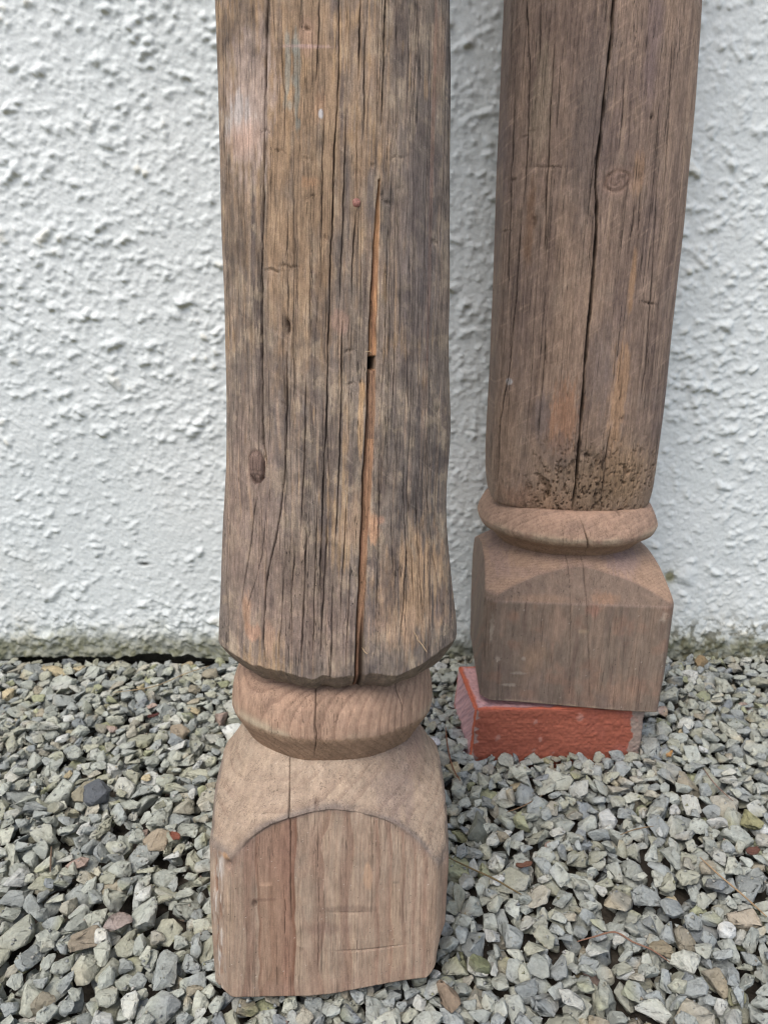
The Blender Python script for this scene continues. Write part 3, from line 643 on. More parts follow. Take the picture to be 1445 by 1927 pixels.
    C = mix(C, 0.45*P_(500, 1600, 60, 60, 251, .7)*onface, lin(132, 104, 90))
    C = mix(C, 0.75*arch*ss(-.5, .2, fbm(X0*60, Wm*60, 253, 2)+.15+.3*ss(.02, -.05, X0)), lin(114, 105, 99))
    C = mix(C, 0.45*np.exp(-((Rtt-Rsq-0.003)/0.003)**2)*f*ss(-.3, .3, blot), lin(128, 104, 92))
    C = mix(C, 0.5*P_(755, 1500, 40, 60, 254, .6, 1.6)*(1-onface), lin(126, 110, 104))
    C = mix(C, (1-onface)*.4*ss(.05, .4, fbm(X0*30, Y0*30+Wm*20, 271, 4)), lin(140, 120, 102)); C = mix(C, 0.5*P_(560, 1450, 130, 26, 255, .6), lin(178, 160, 140)); C = mix(C, 0.5*P_(800, 1450, 30, 40, 256, .7), lin(150, 124, 110))
    C = mix(C, 0.4*P_(693, 1650, 8, 26, 257, .2, .8), lin(198, 160, 128)); C = mix(C, 0.45*P_(655, 1710, 50, 6, 258, .5, 1.4), lin(112, 92, 82))
    C = mix(C, 0.6*P_(478, 1699, 5, 8, 259, .4, 1.4), lin(66, 48, 40)); C = mix(C, 0.45*P_(498, 1693, 22, 3, 260, .4, 1.4), lin(112, 84, 72)); C = mix(C, 0.3*P_(500, 1665, 12, 3, 261, .3, 1.4), lin(214, 178, 148))
    C = mix(C, 0.45*P_(615, 1748, 40, 10, 262, .7, 1.4), lin(120, 96, 86)); C = mix(C, 0.5*P_(744, 1660, 7, 3, 263, .3), lin(84, 80, 70)); C = mix(C, 0.35*P_(620, 1860, 200, 16, 264, .6), lin(150, 124, 108))
    wcn = post.loc(425, 1618, -.1)[1]; ch = np.exp(-((Tm+R(46.5))/R(3.0))**2)*one*ss(wcn+.004, wcn-.004, Wm)                       # battered left arris with old paint
    C = mix(C, 0.75*ch, lin(158, 140, 124)); C = mix(C, 0.8*ch*ss(.0, .4, fbm(Tm*60+0*Wm, Wm*60, 265, 3)), lin(204, 198, 190)); C = mix(C, 0.8*ch*ss(.1, .4, -fbm(Tm*50+0*Wm, Wm*50, 267, 3)), lin(120, 84, 62))
    Rm = Rm-0.0015*ch*ss(.1, .5, -fbm(Tm*50+0*Wm, Wm*50, 267, 3))
    C = mix(C, 0.8*P_(423, 1618, 10, 6, 269, .5, 1.5), lin(182, 146, 112))
    rs = np.random.RandomState(9); specks(C, rs, 260, lin(200, 188, 176)); specks(C, rs, 350, lin(50, 40, 36))
    C = C*(1+0.06*fbm(X0*260, Wm*260+Y0*200, 270, 2))[..., None]
    C = mix(C, 0.85*dark*f, lin(44, 32, 26)); C = mix(C, np.clip((dent-dent*dark)*220, 0, .35)*f, lin(90, 70, 60))
    # oblique lower cut rising to the right, with a knocked-off right corner
    lift = (0.016*ss(-0.02, 0.09, X0)+0.02*ss(0.083, 0.1, X0))*ss(0.08, 0.0, Wm)
    polar('base_block', W, T, Rm, np.zeros(len(W)), M_carved, root, C, wsh=lift)

def build_front():
    root = empty('carved_post', PF.M)
    tag(root, 'large weathered wooden post in front, with a long open split, standing on the gravel', 'post', 'salvaged carved wooden posts')
    PF.ccx = 0.0
    front_shaft(root)
    tab = [(1288, 0.078), (1298, 0.0825), (1312, 0.0865), (1340, 0.0905), (1368, 0.0922), (1388, 0.0925), (1396, 0.0915), (1402, 0.0895), (1412, 0.085), (1424, 0.0800), (1432, 0.0765), (1442, 0.072)]
    collar(PF, root, tab, 26, 301, lin(164, 136, 115), 0.5, (-0.035, -0.030, 0.0042),
           [([(594, 1296), (595, 1330), (592, 1362), (595, 1378), (594, 1400), (590, 1432)], 1.9, 4), ([(745, 1285), (750, 1320), (761, 1350), (757, 1390)], 1.2, 1.5), ([(592, 1368), (594, 1380)], 6, 4)], M_carved, (1393, 0.095, 0.7), 1.0)
    front_block(root)
build_front()

# ================================================================== the back post
def back_shaft(root):
    post = PB
    tb = [(0, 956, 1312), (150, 949, 1303), (300, 943, 1290), (450, 938, 1275), (600, 932, 1259), (750, 926, 1244), (850, 920, 1231), (900, 919, 1224), (925, 921, 1219), (940, 924, 1214)]
    ws, hs, cs = prof(post, tb)
    wb = post.wf(965, 0.094)
    Wr = rows_from(wb, 1.24, 0.0012, 0.86, 30); T = thetas(R(108), 460, 50); Tm = T[None, :]; Wm = Wr[:, None]*np.ones_like(Tm)
    a = smooth_interp(Wr, ws, hs, 0.008)[:, None]; cx = smooth_interp(Wr, ws, cs, 0.02)
    post.shaft_c = cx[0]
    Rm = sec(Tm, [(0, a*.95), (math.pi, a*.80), (math.pi/2, a), (-math.pi/2, a), (R(45), a*1.10), (-R(45), a*1.10), (R(135), a*1.02), (-R(135), a*1.02), (R(22), a*1.01), (-R(22), a*1.01)], 20)
    X0 = Rm*np.sin(Tm)+cx[:, None]; f = ss(0, .35, np.cos(Tm))*np.ones_like(X0)
    Rm = Rm-0.0018*np.exp(-(Wm-wb)/0.003)+0.0013*fbm(X0*9, Wm*7, 401, 3)+0.0007*fbm(X0*50, Wm*5, 403, 3)*f+0.0003*fbm(X0*240, Wm*5, 405, 3)*f
    CR = [([(1157, -60), (1149, 64), (1140, 135), (1134, 193), (1128, 255), (1121, 310), (1118, 350), (1121, 380), (1120, 434), (1117, 482), (1110, 563), (1104, 620), (1099, 680), (1095, 743), (1090, 807), (1085, 871), (1076, 966)], 3.2, 9),
          ([(1127, 262), (1117, 310), (1110, 350), (1106, 395)], 1.7, 3), ([(1044, 60), (1040, 150), (1035, 250), (1029, 370), (1026, 480)], 1.6, 3), ([(996, -40), (1000, 110), (998, 230), (990, 380)], 1.5, 2.5), ([(1022, -40), (1018, 130)], 1.3, 2),
          ([(975, 150), (968, 330), (960, 560)], 1.3, 2), ([(985, 400), (975, 560), (965, 680), (953, 760), (946, 800), (940, 930)], 1.6, 3), ([(1028, 620), (1024, 700), (1012, 830)], 1.4, 2.5), ([(1173, 120), (1170, 210), (1162, 290)], 1.3, 2),
          ([(1196, 360), (1190, 420), (1180, 480)], 1.5, 2.5), ([(1268, 60), (1262, 240), (1256, 330)], 1.3, 2), ([(1240, 330), (1236, 420), (1228, 560), (1220, 680), (1208, 760)], 1.4, 2.5), ([(1190, 20), (1192, 100)], 1.3, 2),
          ([(1148, 800), (1142, 840), (1138, 880), (1130, 940)], 2.2, 4), ([(1166, 600), (1160, 700)], 1.3, 2), ([(965, 700), (960, 800)], 1.2, 2), ([(1200, 450), (1206, 330)], 1.2, 2)]
    dent, dark = cracks(X0, Wm, post, 0.094, CR)
    hd, hm = hair(X0, Wm, 200, 17, (X0.min(), X0.max()), (wb, 0.86), 0.00034, 0.0005)
    # worm-eaten, pitted foot
    pit_zone = ss(post.wf(770, .095), post.wf(930, .095), Wm)*ss(-0.075, -0.03, X0-cx[:, None]+0*Wm+0.02*vn(Wm*30, X0*30, 411))
    pn = vn(X0*420, Wm*230, 413)*0.6+vn(X0*800, Wm*600, 414)*0.5
    pits = ss(0.36, 0.6, pn+0.22*vn(X0*60, Wm*60, 415))*pit_zone*f
    big = ss(0.35, 0.6, fbm(X0*110, Wm*80, 416, 3))*pit_zone*f
    g = 0
    for (cx_, cy_, rx, ry, dp) in [(971, 330, 4, 3, .003), (955, 428, 12, 1.8, .002), (1034, 312, 28, 1.8, .002), (1226, 220, 3, 4, .004), (1226, 571, 14, 2, .003), (1205, 330, 4, 10, .002), (1008, 412, 4, 10, .003), (1003, 240, 9, 2, .0015), (1040, 683, 14, 1.5, .001), (992, 248, 8, 2, .0015), (1171, 788, 5, 4, .003), (1167, 752, 2.5, 7, .003), (1140, 860, 9, 7, .003), (1105, 855, 10, 6, .003)]:
        xk, wk = post.loc(cx_, cy_, -0.094); A = X0-xk; B = Wm-wk-.18*math.sin(cx_*1.3)*A; g = g+dp*np.exp(-((A/(rx*.0006))**2+(B/(ry*.00066))**2))*f*(.6+.4*vn(X0*500, Wm*300, 420))
    kx, kw = post.loc(1161, 342, -.094); kr = np.hypot((X0-kx)/.0125, (Wm-kw)/.010)+.25*fbm(X0*90, Wm*90, 418, 3); kq = np.sin(kr*11+4.5*fbm(X0*110, Wm*110, 419, 3)+2*np.arctan2(Wm-kw, X0-kx))
    kring = np.exp(-((kr-1)/.16)**2)*f*ss(-.5, .3, vn(X0*70, Wm*70, 417)); kin = ss(1.05, .85, kr)*f
    k2x, k2w = post.loc(1107, 410, -.094); k2 = np.exp(-(((X0-k2x)/.004)**2+((Wm-k2w)/.006)**2))*f
    Rm = Rm-(dent+hd)*ss(-.2, .3, np.cos(Tm))-0.0028*pits-0.0022*big-g-0.0010*kring-0.0004*kin*kq-0.001*k2
    C = np.zeros(X0.shape+(3,))+lin(140, 120, 106)
    dk = np.hypot((X0-kx)/.026, (Wm-kw)/.055); Xn = X0+.002*vn(X0*25, Wm*9, 421)-(X0-kx)*.7*np.exp(-dk*dk)
    lo = fbm(Xn*22, Wm*6, 423, 4); mid = fbm(Xn*110, Wm*10, 427, 4); fin = fbm(Xn*400, Wm*16, 431, 3); blot = fbm(X0*40, Wm*36, 435, 4)
    C = mix(C, .6*ss(-.05, .5, lo+.4*mid), lin(158, 134, 114)); C = mix(C, .65*ss(.0, .5, -lo+.4*blot), lin(116, 100, 94)); C = mix(C, .5*ss(.1, .5, -mid), lin(100, 84, 76))
    C = mix(C, .45*ss(.15, .6, fin), lin(172, 148, 126)); C = mix(C, .45*ss(.15, .6, -fin), lin(92, 76, 68)); C = mix(C, .4*ss(.1, .5, blot), lin(150, 132, 116))
    sc = fbm((X0*.8+Wm*.6)*40, (Wm*.8-X0*.6)*420, 437, 3); C = mix(C, .38*ss(.25, .6, sc), lin(176, 152, 132))     # slanting scraper marks
    P_ = lambda cx_, cy_, rx, ry, s=3, soft=.35, ns=1.0, **k: spot(X0, Wm, post, 0.094, cx_, cy_, rx*1.0, ry*1.0, s, soft, ns, **k)
    C = mix(C, .5*P_(1105, 230, 28, 130, 441, .7, 1.5), lin(98, 90, 86)); C = mix(C, .5*P_(1075, 60, 50, 50, 442, .7, 1.5), lin(104, 88, 80)); C = mix(C, .5*P_(1230, 70, 12, 80, 443, .6, 1.2), lin(108, 94, 98))
    C = mix(C, .45*P_(1022, 180, 14, 80, 444, .5, 1.4), lin(162, 146, 124)); C = mix(C, .5*P_(1000, 420, 7, 60, 445, .5, 1.4), lin(120, 88, 62)); C = mix(C, .5*P_(1190, 530, 5, 50, 446, .4), lin(176, 138, 100))
    C = mix(C, .5*P_(1200, 330, 10, 30, 447, .4, 1.4), lin(172, 138, 108)); C = mix(C, .5*P_(940, 300, 12, 200, 448, .6), lin(112, 96, 96)); C = mix(C, .7*P_(963, 722, 6, 6, 449, .3), lin(205, 205, 205))
    C = mix(C, .55*P_(1060, 790, 24, 60, 450, .4, 1.6), lin(168, 124, 94)); C = mix(C, .55*P_(1163, 750, 14, 90, 451, .4, 1.5), lin(186, 148, 112)); C = mix(C, .55*P_(1020, 790, 14, 40, 452, .3, 1.3), lin(112, 102, 100)); C = mix(C, .5*P_(1050, 850, 30, 30, 453, .4, 1.6), lin(108, 96, 94))
    C = mix(C, .5*P_(1130, 690, 20, 70, 454, .6, 1.4), lin(116, 104, 100)); C = mix(C, .5*P_(950, 850, 20, 120, 455, .7), lin(156, 130, 108)); C = mix(C, .45*P_(1010, 950, 60, 30, 456, .6, 1.4), lin(160, 122, 98)); C = mix(C, .45*P_(1180, 900, 40, 50, 457, .6, 1.4), lin(174, 142, 108))
    C = mix(C, .35*pit_zone*f, lin(164, 138, 108)); rot = ss(1.2, .3, np.hypot((X0-post.loc(1130, 910, -.094)[0])/.045, (Wm-post.loc(1130, 905, -.094)[1])/.05)+.5*fbm(X0*90, Wm*70, 455, 3))*f
    C = mix(C, .45*rot, lin(104, 84, 62)); C = mix(C, .65*pits, lin(66, 50, 38)); C = mix(C, .65*big, lin(84, 64, 48)); C = mix(C, .8*rot*ss(.25, .5, fbm(X0*260, Wm*130, 456, 3)), lin(50, 38, 30))
    C = mix(C, .5*ss(1.9, 1.0, kr)*f, lin(160, 134, 118)); C = mix(C, .6*kin, lin(134, 112, 100)); C = mix(C, .28*kin*ss(0, .8, kq), lin(90, 72, 64)); C = mix(C, .5*kring, lin(88, 66, 54)); C = mix(C, .5*k2, lin(96, 80, 72))
    C = C*(1+.09*fbm(X0*200, Wm*200, 461, 2))[..., None]
    C = mix(C, .9*dark*f, lin(32, 25, 22)); C = mix(C, .6*np.clip(hm, 0, 1)*f, lin(56, 45, 40)); C = mix(C, np.clip(g*260, 0, .8), lin(54, 40, 34))
    polar('shaft', Wr, T, Rm, cx, M_wood, root, C)

def back_block(root):
    post = PB
    w1 = post.wf(1137, 0.1172)                   # where the face starts to slope back
    tab = [(1075, 0.1085), (1062, 0.1015), (1050, 0.094), (1040, 0.087), (1030, 0.080)]
    w = np.array([post.wf(y, r) for y, r in tab]); r = np.array([t[1] for t in tab]); wa = w[0]
    w = np.concatenate([[wa-.038, wa-.030, wa-.020, wa-.009, wa-.003], w]); r = np.concatenate([[0.1600, .151, 0.138, 0.1225, .1125], r])
    wl = np.arange(0, wa-.04, 0.0012); wu, ru = resample(w, r, 0.0008, 2); sel = wu > wl[-1]+.0006
    W = np.concatenate([wl, wu[sel]]); Rt = np.concatenate([np.interp(wl, [0, wa-.038], [.19, .160]), ru[sel]])
    T = thetas(R(112), 520, 50); Tm = T[None, :]; one = np.ones((len(W), len(T))); Wm = W[:, None]*one
    sl = np.clip(Wm-w1, 0, None)
    fa = 0.1172-0.30*sl; sa = 0.1125+.002*ss(0, .1, Wm)-0.10*sl; bk = 0.085*one
    Rsq = sec(Tm, [(0, fa), (math.pi, bk), (math.pi/2, sa-0.002*ss(.05, 0, Wm)), (-math.pi/2, sa), (R(45.5), 0.1622-.0035-.28*sl), (-R(45.5), 0.1622-.0085-.30*sl), (R(132), .14*one), (-R(132), .14*one)], 130)
    Rtt = Rt[:, None]+.0015*vn(np.sin(Tm)*3+2, Wm*9, 503)
    Pn = 170.0; Rm = ((1/Rsq)**Pn+(1/Rtt)**Pn)**(-1/Pn); onface = ss(0, .002, Rtt-Rsq)
    # keep the back of the shoulder clear of the wall
    X0 = Rm*np.sin(Tm); Y0 = -Rm*np.cos(Tm); f = ss(0, .3, np.cos(Tm))*one
    Rm = Rm+.0008*fbm(X0*12, Wm*9+Y0*9, 505, 3)+.0002*fbm(X0*200, Wm*50+Y0*150, 507, 3)
    ln, bd = end_grain(X0, Y0, Wm, -.02, 0.03, .0032, 511); ln2, _ = end_grain(X0, Y0, Wm, 0.01, .05, .009, 515)
    CR = [([(1099, 1030), (1101, 1068), (1103, 1140), (1107, 1240), (1110, 1330)], 1.4, 2.5), ([(1072, 1050), (1073, 1120), (1072, 1230), (1070, 1330)], 1.0, 1.5)]
    dent, dark = cracks(X0, Wm, post, .1172, CR); Rm = Rm-dent
    C = np.zeros(X0.shape+(3,))+lin(127, 112, 99)
    lo = fbm(X0*24, Wm*12+Y0*14, 521, 4); mid = fbm(X0*110, Wm*14+Y0*40, 525, 4); blot = fbm(X0*40, Wm*40+Y0*30, 529, 4)
    C = mix(C, .5*ss(-.1, .5, lo), lin(140, 122, 107)); C = mix(C, .5*ss(0, .5, -lo), lin(116, 98, 92)); C = mix(C, .4*ss(.05, .5, mid), lin(154, 130, 112)); C = mix(C, .4*ss(.05, .5, -mid), lin(108, 88, 80)); C = mix(C, .4*ss(.1, .45, blot), lin(148, 116, 98))
    C = mix(C, .14*ln*onface, lin(96, 76, 68))
    shoulder = 1-onface
    C = mix(C, .8*shoulder, lin(166, 138, 116)); C = mix(C, .35*shoulder*ss(-.1, .4, blot), lin(142, 122, 114)); C = mix(C, .3*shoulder*ln, lin(126, 100, 84))
    side = ss(.114, .1165, np.abs(X0))*ss(.0, .3, np.abs(Y0+.115)*10); C = mix(C, .6*side, lin(164, 138, 112))
    P_ = lambda cx_, cy_, rx, ry, s=3, soft=.35, ns=1.0, **k: spot(X0, Wm, post, 0.1172, cx_, cy_, rx, ry, s, soft, ns, **k)
    slope = ss(w1-.0005, w1+.001, Wm)*onface
    C = mix(C, .5*slope, lin(134, 114, 100)); C = mix(C, .6*slope*P_(1140, 1128, 22, 10, 541, .5, 1.2), lin(162, 128, 104)); C = mix(C, .5*slope*P_(1020, 1130, 50, 9, 542, .6, 1.2), lin(156, 128, 106))
    C = mix(C, .5*np.exp(-((Wm-w1)/.0014)**2)*f*onface, lin(158, 138, 126))
    arch = np.exp(-((Rtt-Rsq)/.0018)**2)*f; C = mix(C, .4*arch, lin(118, 100, 92))
    C = mix(C, .5*P_(1190, 1075, 30, 18, 543, .5, 1.4)*shoulder, lin(136, 118, 116)); C = mix(C, .5*P_(945, 1078, 20, 18, 544, .5, 1.4)*shoulder, lin(146, 124, 116))
    for q in [(1005, 1240, 18, 28, lin(154, 128, 104)), (1050, 1180, 14, 30, lin(156, 130, 112)), (965, 1160, 8, 10, lin(158, 124, 104)), (1095, 1188, 8, 4, lin(170, 150, 122)), (1165, 1305, 34, 22, lin(158, 128, 108)), (1125, 1290, 10, 10, lin(150, 124, 106)), (1115, 1150, 12, 10, lin(158, 116, 100))]:
        C = mix(C, .5*P_(q[0], q[1], q[2], q[3], int(q[0]), .8, 1.8, sx=160, sw=80), q[4])
    for q in [(960, 1295, 12, 4), (975, 1268, 12, 3), (925, 1190, 3, 22), (985, 1240, 3, 4), (937, 1240, 5, 5), (1248, 1165, 5, 10), (940, 1330, 40, 3)]:
        C = mix(C, .5*P_(*q, int(q[1]), .6, 2.2, sx=260, sw=240), lin(180, 168, 152))
    wear = ss(.004, .0, Wm+.002*vn(X0*100, X0*0, 550))*f; C = mix(C, .5*wear, lin(176, 154, 132))
    rs = np.random.RandomState(19); specks(C, rs, 70, lin(185, 175, 162)); specks(C, rs, 150, lin(56, 46, 42))
    C = C*(1+.06*fbm(X0*200, Wm*200+Y0*150, 551, 2))[..., None]; C = mix(C, .55*dark*f, lin(56, 45, 40))
    drop = 0.008*ss(.10, -.10, X0)*ss(.06, 0, Wm)
    polar('base_block', W, T, Rm, np.zeros(len(W)), M_carved, root, C, wsh=drop)

def build_back():
    root = empty('carved_post', PB.M)
    tag(root, 'smaller wooden post behind on the right, standing on the red brick against the wall', 'post', 'salvaged carved wooden posts')
    PB.ccx = 0.0
    back_shaft(root)
    tab = [(962, .093), (966, .0975), (980, .103), (1000, .1085), (1012, .1108), (1016, .1115), (1022, .1102), (1028, .1080), (1031, .102), (1033, .097), (1038, .0925), (1046, .086), (1052, .080)]
    PB.cx = 1070; PB.ccx = PB.shaft_c*0.8+0.0022; tab = [(y_, r_*1.03) for y_, r_ in tab]
    collar(PB, root, tab, 26, 601, lin(166, 138, 118), 0.25, (-0.03, 0.02, 0.0028),
           [([(1090, 966), (1095, 985), (1102, 1010), (1103, 1040)], 2.0, 4), ([(1102, 1012), (1104, 1024)], 7, 4), ([(1056, 970), (1058, 1020)], 1.0, 1), ([(1165, 962), (1170, 970)], 10, 5)], M_carved, (1020, .110, .5), 1.0)
    PB.cx = 1072
    back_block(root)
build_back()

# ================================================================== the brick
def build_brick():
    z = 0.0635; fy = 0.798
    c = on_plane([898, 1213], [1328, 1338], (0, 0, z), (0, 0, 1.0))
    cb = on_plane([888, 1203], [1420, 1416], (0, 0, 0), (0, 0, 1.0))
    k0 = on_plane([862], [1252], (0, 0, z), (0, 0, 1.0))[0]
    fl = np.array([0.1155, 0.799]); frr = np.array([0.331, 0.803]); bl = np.array([k0[0], k0[1]]); br = frr+np.array([-0.004, 0.1])
    nx, ny, nz = 150, 70, 46
    def surf(p):                                # map unit cube point (u,v,t) to brick
        u, v, t = p[..., 0], p[..., 1], p[..., 2]
        base = (fl*(1-u)[..., None]+frr*u[..., None])*(1-v)[..., None]+(bl*(1-u)[..., None]+br*u[..., None])*v[..., None]
        base = base+np.stack([-0.006*(1-t)*(1-u), 0*t], -1)
        return np.concatenate([base, (t*(z+.03)-.03)[..., None]], -1)
    Vs, Cs, Fs, off = [], [], [], 0
    def face(A, B, fn, na, nb, kind, flip):
        nonlocal off
        a, b = np.meshgrid(np.linspace(0, 1, na), np.linspace(0, 1, nb)); p = fn(a, b); q = surf(p)
        e = np.minimum(np.minimum(p[..., 0], 1-p[..., 0])*215, np.minimum(np.minimum(p[..., 1], 1-p[..., 1])*100, np.minimum(p[..., 2], 1-p[..., 2])*94)) if False else None
        # rounded, chipped arrises: pull every point near two faces towards the centre
        L = np.stack([p[..., 0]*.215, p[..., 1]*.1, p[..., 2]*.094], -1); D = np.minimum(L, np.array([.215, .1, .094])-L)
        Ds = np.sort(D, -1); rr = .0035+.0025*vn(q[..., 0]*90+3, q[..., 2]*90+q[..., 1]*60, 701)
        pull = np.clip(rr-Ds[..., 1], 0, None)**2/rr*.5
        sg = np.where(L < np.array([.215, .1, .094])/2, 1.0, -1.0)*(D <= Ds[..., 1:2]+1e-9)
        q = q+sg*pull[..., None]
        X, Y, Z = q[..., 0], q[..., 1], q[..., 2]
        n = .0006*fbm(X*120, Z*120+Y*120, 703, 3)+.0005*vn(X*300, Z*300+Y*300, 705)
        nn = {'f': [0, -1, 0], 'b': [0, 1, 0], 'l': [-1, 0, 0], 'r': [1, 0, 0], 't': [0, 0, 1]}[kind]
        q = q+n[..., None]*np.array(nn)*ss(0, .004, Ds[..., 1])[..., None]
        C = np.zeros(q.shape)+lin(152, 88, 70)
        C = mix(C, .5*ss(-.2, .5, fbm(X*25, Z*60+Y*30, 707, 4)), lin(166, 98, 78)); C = mix(C, .5*ss(0, .5, -fbm(X*30, Z*70+Y*30, 711, 4)), lin(130, 72, 58))
        if kind == 'f':
            drag = fbm(X*12, Z*700, 715, 3); q[..., 1] += .00015*drag; C = mix(C, .35*ss(.0, .5, drag), lin(142, 76, 60)); C = mix(C, .2*ss(.1, .5, -drag), lin(180, 108, 84))
            ed = p[..., 0]+.02*vn(Z*90, Z*0, 717)+.005*vn(Z*350, Z*0, 718); m = ss(.930, .937, ed); C = mix(C, .9*m, lin(146, 134, 124))
            m = ss(.028, .015, ed+.02*vn(Z*200, Z*0, 719)); C = mix(C, .8*m, lin(160, 140, 132))
            C = mix(C, .4*ss(.5, 1, p[..., 0])*ss(0, .4, fbm(X*50, Z*50, 720, 3)), lin(150, 92, 84))
            for (ux, ut, s) in [(.36, .8, .012), (.62, .86, .02), (.15, .55, .014), (.37, .33, .008), (.28, .36, .006), (.49, .3, .006), (.93, .36, .007), (.4, .5, .01)]:
                d = np.hypot((p[..., 0]-ux)*.215, (p[..., 2]-ut)*.094*.7)+.0015*vn(X*300, Z*300, 723); C = mix(C, .45*ss(s*.3, s*.1, d), lin(190, 150, 138))
        elif kind in 'lt':
            C = mix(C, .93*ss(-.95, -.35, fbm(X*50, Y*50+Z*50, 725, 4)+.1)*ss(.0025, .006, Ds[..., 1]), lin(206, 164, 164)); C = mix(C, .3*ss(.1, .4, fbm(X*160, Y*160+Z*160, 727, 3)), lin(120, 96, 110))
            C = mix(C, .6*ss(.006, .003, Ds[..., 1]+.003*vn(X*100, Y*100+Z*100, 728)), lin(206, 110, 80))
        elif kind == 'r': C = mix(C, .8*np.ones_like(X), lin(146, 134, 124))
        C = C*(1+.12*fbm(X*300, Y*300+Z*300, 729, 2))[..., None]
        F = grid_faces(nb, na);  F = F[:, ::-1] if flip else F
        Vs.append(q.reshape(-1, 3)); Cs.append(C.reshape(-1, 3)); Fs.append(F+off); off += na*nb
    S3 = lambda a, b, c: np.stack([a, b, c], -1)
    face(0, 0, lambda a, b: S3(a, 0*a, b), 300, 130, 'f', False); face(0, 0, lambda a, b: S3(a, 0*a+1, b), 60, 30, 'b', True)
    face(0, 0, lambda a, b: S3(0*a, a, b), 120, 110, 'l', True); face(0, 0, lambda a, b: S3(0*a+1, a, b), 60, 60, 'r', False)
    face(0, 0, lambda a, b: S3(a, b, 0*a+1), 240, 110, 't', False)
    c0 = fl
    V = np.concatenate(Vs); o_ = np.array([fl[0], fl[1], 0]); 
    o = np_mesh('brick', V-o_, np.concatenate(Fs), M_brick, None, np.concatenate(Cs)); o.location = o_
    tag(o, 'weathered red brick on the gravel under the right hand post', 'brick')
    return fl, frr, bl, br
BR = build_brick()

# ================================================================== ground and gravel
def plane(name, a, b, z, mat, kind='structure'):
    me = bpy.data.meshes.new(name); me.from_pydata([(a[0], a[1], z), (b[0], a[1], z), (b[0], b[1], z), (a[0], b[1], z)], [], [(0, 1, 2, 3)])
    me.materials.append(mat); o = bpy.data.objects.new(name, me); COL.objects.link(o); o['kind'] = kind; return o
# one sheet with a shallow tray under the modelled stones
def build_ground():
    gx = np.concatenate([np.array([-150., -40, -10, -3]), np.arange(-1.3, 1.301, 0.01), np.array([3., 10, 40, 150])])
    gy = np.concatenate([np.array([-150., -40, -10, -3, -1]), np.arange(-0.1, 1.101, 0.01), np.array([1.3, 3, 10, 40, 150])])
    Xg, Yg = np.meshgrid(gx, gy)
    tray = ss(1.25, 1.15, np.abs(Xg))*ss(0.0, 0.1, Yg)*ss(1.3, 1.1, Yg)
    Z = -0.004-0.030*tray+tray*0.006*fbm(Xg*18, Yg*18, 801, 4)
    C = np.zeros(Xg.shape+(3,))+lin(150, 147, 137); C = mix(C, tray, lin(72, 67, 60)); C = mix(C, tray*.5*ss(0, .4, fbm(Xg*50, Yg*50, 805, 2)), lin(58, 51, 44))
    m = mat_attr('ground_soil', 0.95, 40, 0.3, 0.8, 0.01)
    o = np_mesh('ground', np.stack([Xg, Yg, Z], -1).reshape(-1, 3), grid_faces(len(gy), len(gx)), m, None, C.reshape(-1, 3)); o['kind'] = 'structure'
build_ground()

def hull_proto(rs, elong, flat):
    bm = bmesh.new(); n = rs.randint(11, 17)
    for i in range(n):
        v = rs.normal(size=3); v /= np.linalg.norm(v); v = np.sign(v)*np.abs(v)**0.75; v /= np.linalg.norm(v)**0.6
        v *= rs.uniform(0.86, 1.05)
        bm.verts.new((v[0]*elong, v[1], v[2]*flat))
    bmesh.ops.convex_hull(bm, input=bm.verts[:])
    for v in [v for v in bm.verts if not v.link_faces]: bm.verts.remove(v)
    bmesh.ops.dissolve_limit(bm, angle_limit=R(16), verts=bm.verts[:], edges=bm.edges[:])
    planes = [(np.array(f.normal), float(f.normal.dot(f.verts[0].co))) for f in bm.faces]
    bmesh.ops.bevel(bm, geom=bm.edges[:], offset=0.075, segments=2, profile=0.6, affect='EDGES', clamp_overlap=True)
    bmesh.ops.triangulate(bm, faces=bm.faces[:])
    lng = [e for e in bm.edges if e.calc_length() > 0.42]
    bmesh.ops.subdivide_edges(bm, edges=lng, cuts=1, use_grid_fill=True)
    lng = [e for e in bm.edges if e.calc_length() > 0.42]
    bmesh.ops.subdivide_edges(bm, edges=lng, cuts=1, use_grid_fill=True)
    bmesh.ops.triangulate(bm, faces=bm.faces[:])
    sd_ = rs.uniform(0, 50)
    for v in bm.verts:
        p = v.co; q = float(fbm(np.float32(p.x*1.9+sd_), np.float32(p.y*1.9+p.z*2.3), 821, 3)); v.co = p*(1+.10*q)
    bmesh.ops.recalc_face_normals(bm, faces=bm.faces[:])
    bm.verts.ensure_lookup_table(); bm.verts.index_update()
    V = np.array([v.co[:] for v in bm.verts])
    F = [[v.index for v in f.verts] for f in bm.faces]
    bm.free()
    # uneven broken faces
    nrm = V/np.linalg.norm(V, axis=1, keepdims=True)
    return V, F, planes

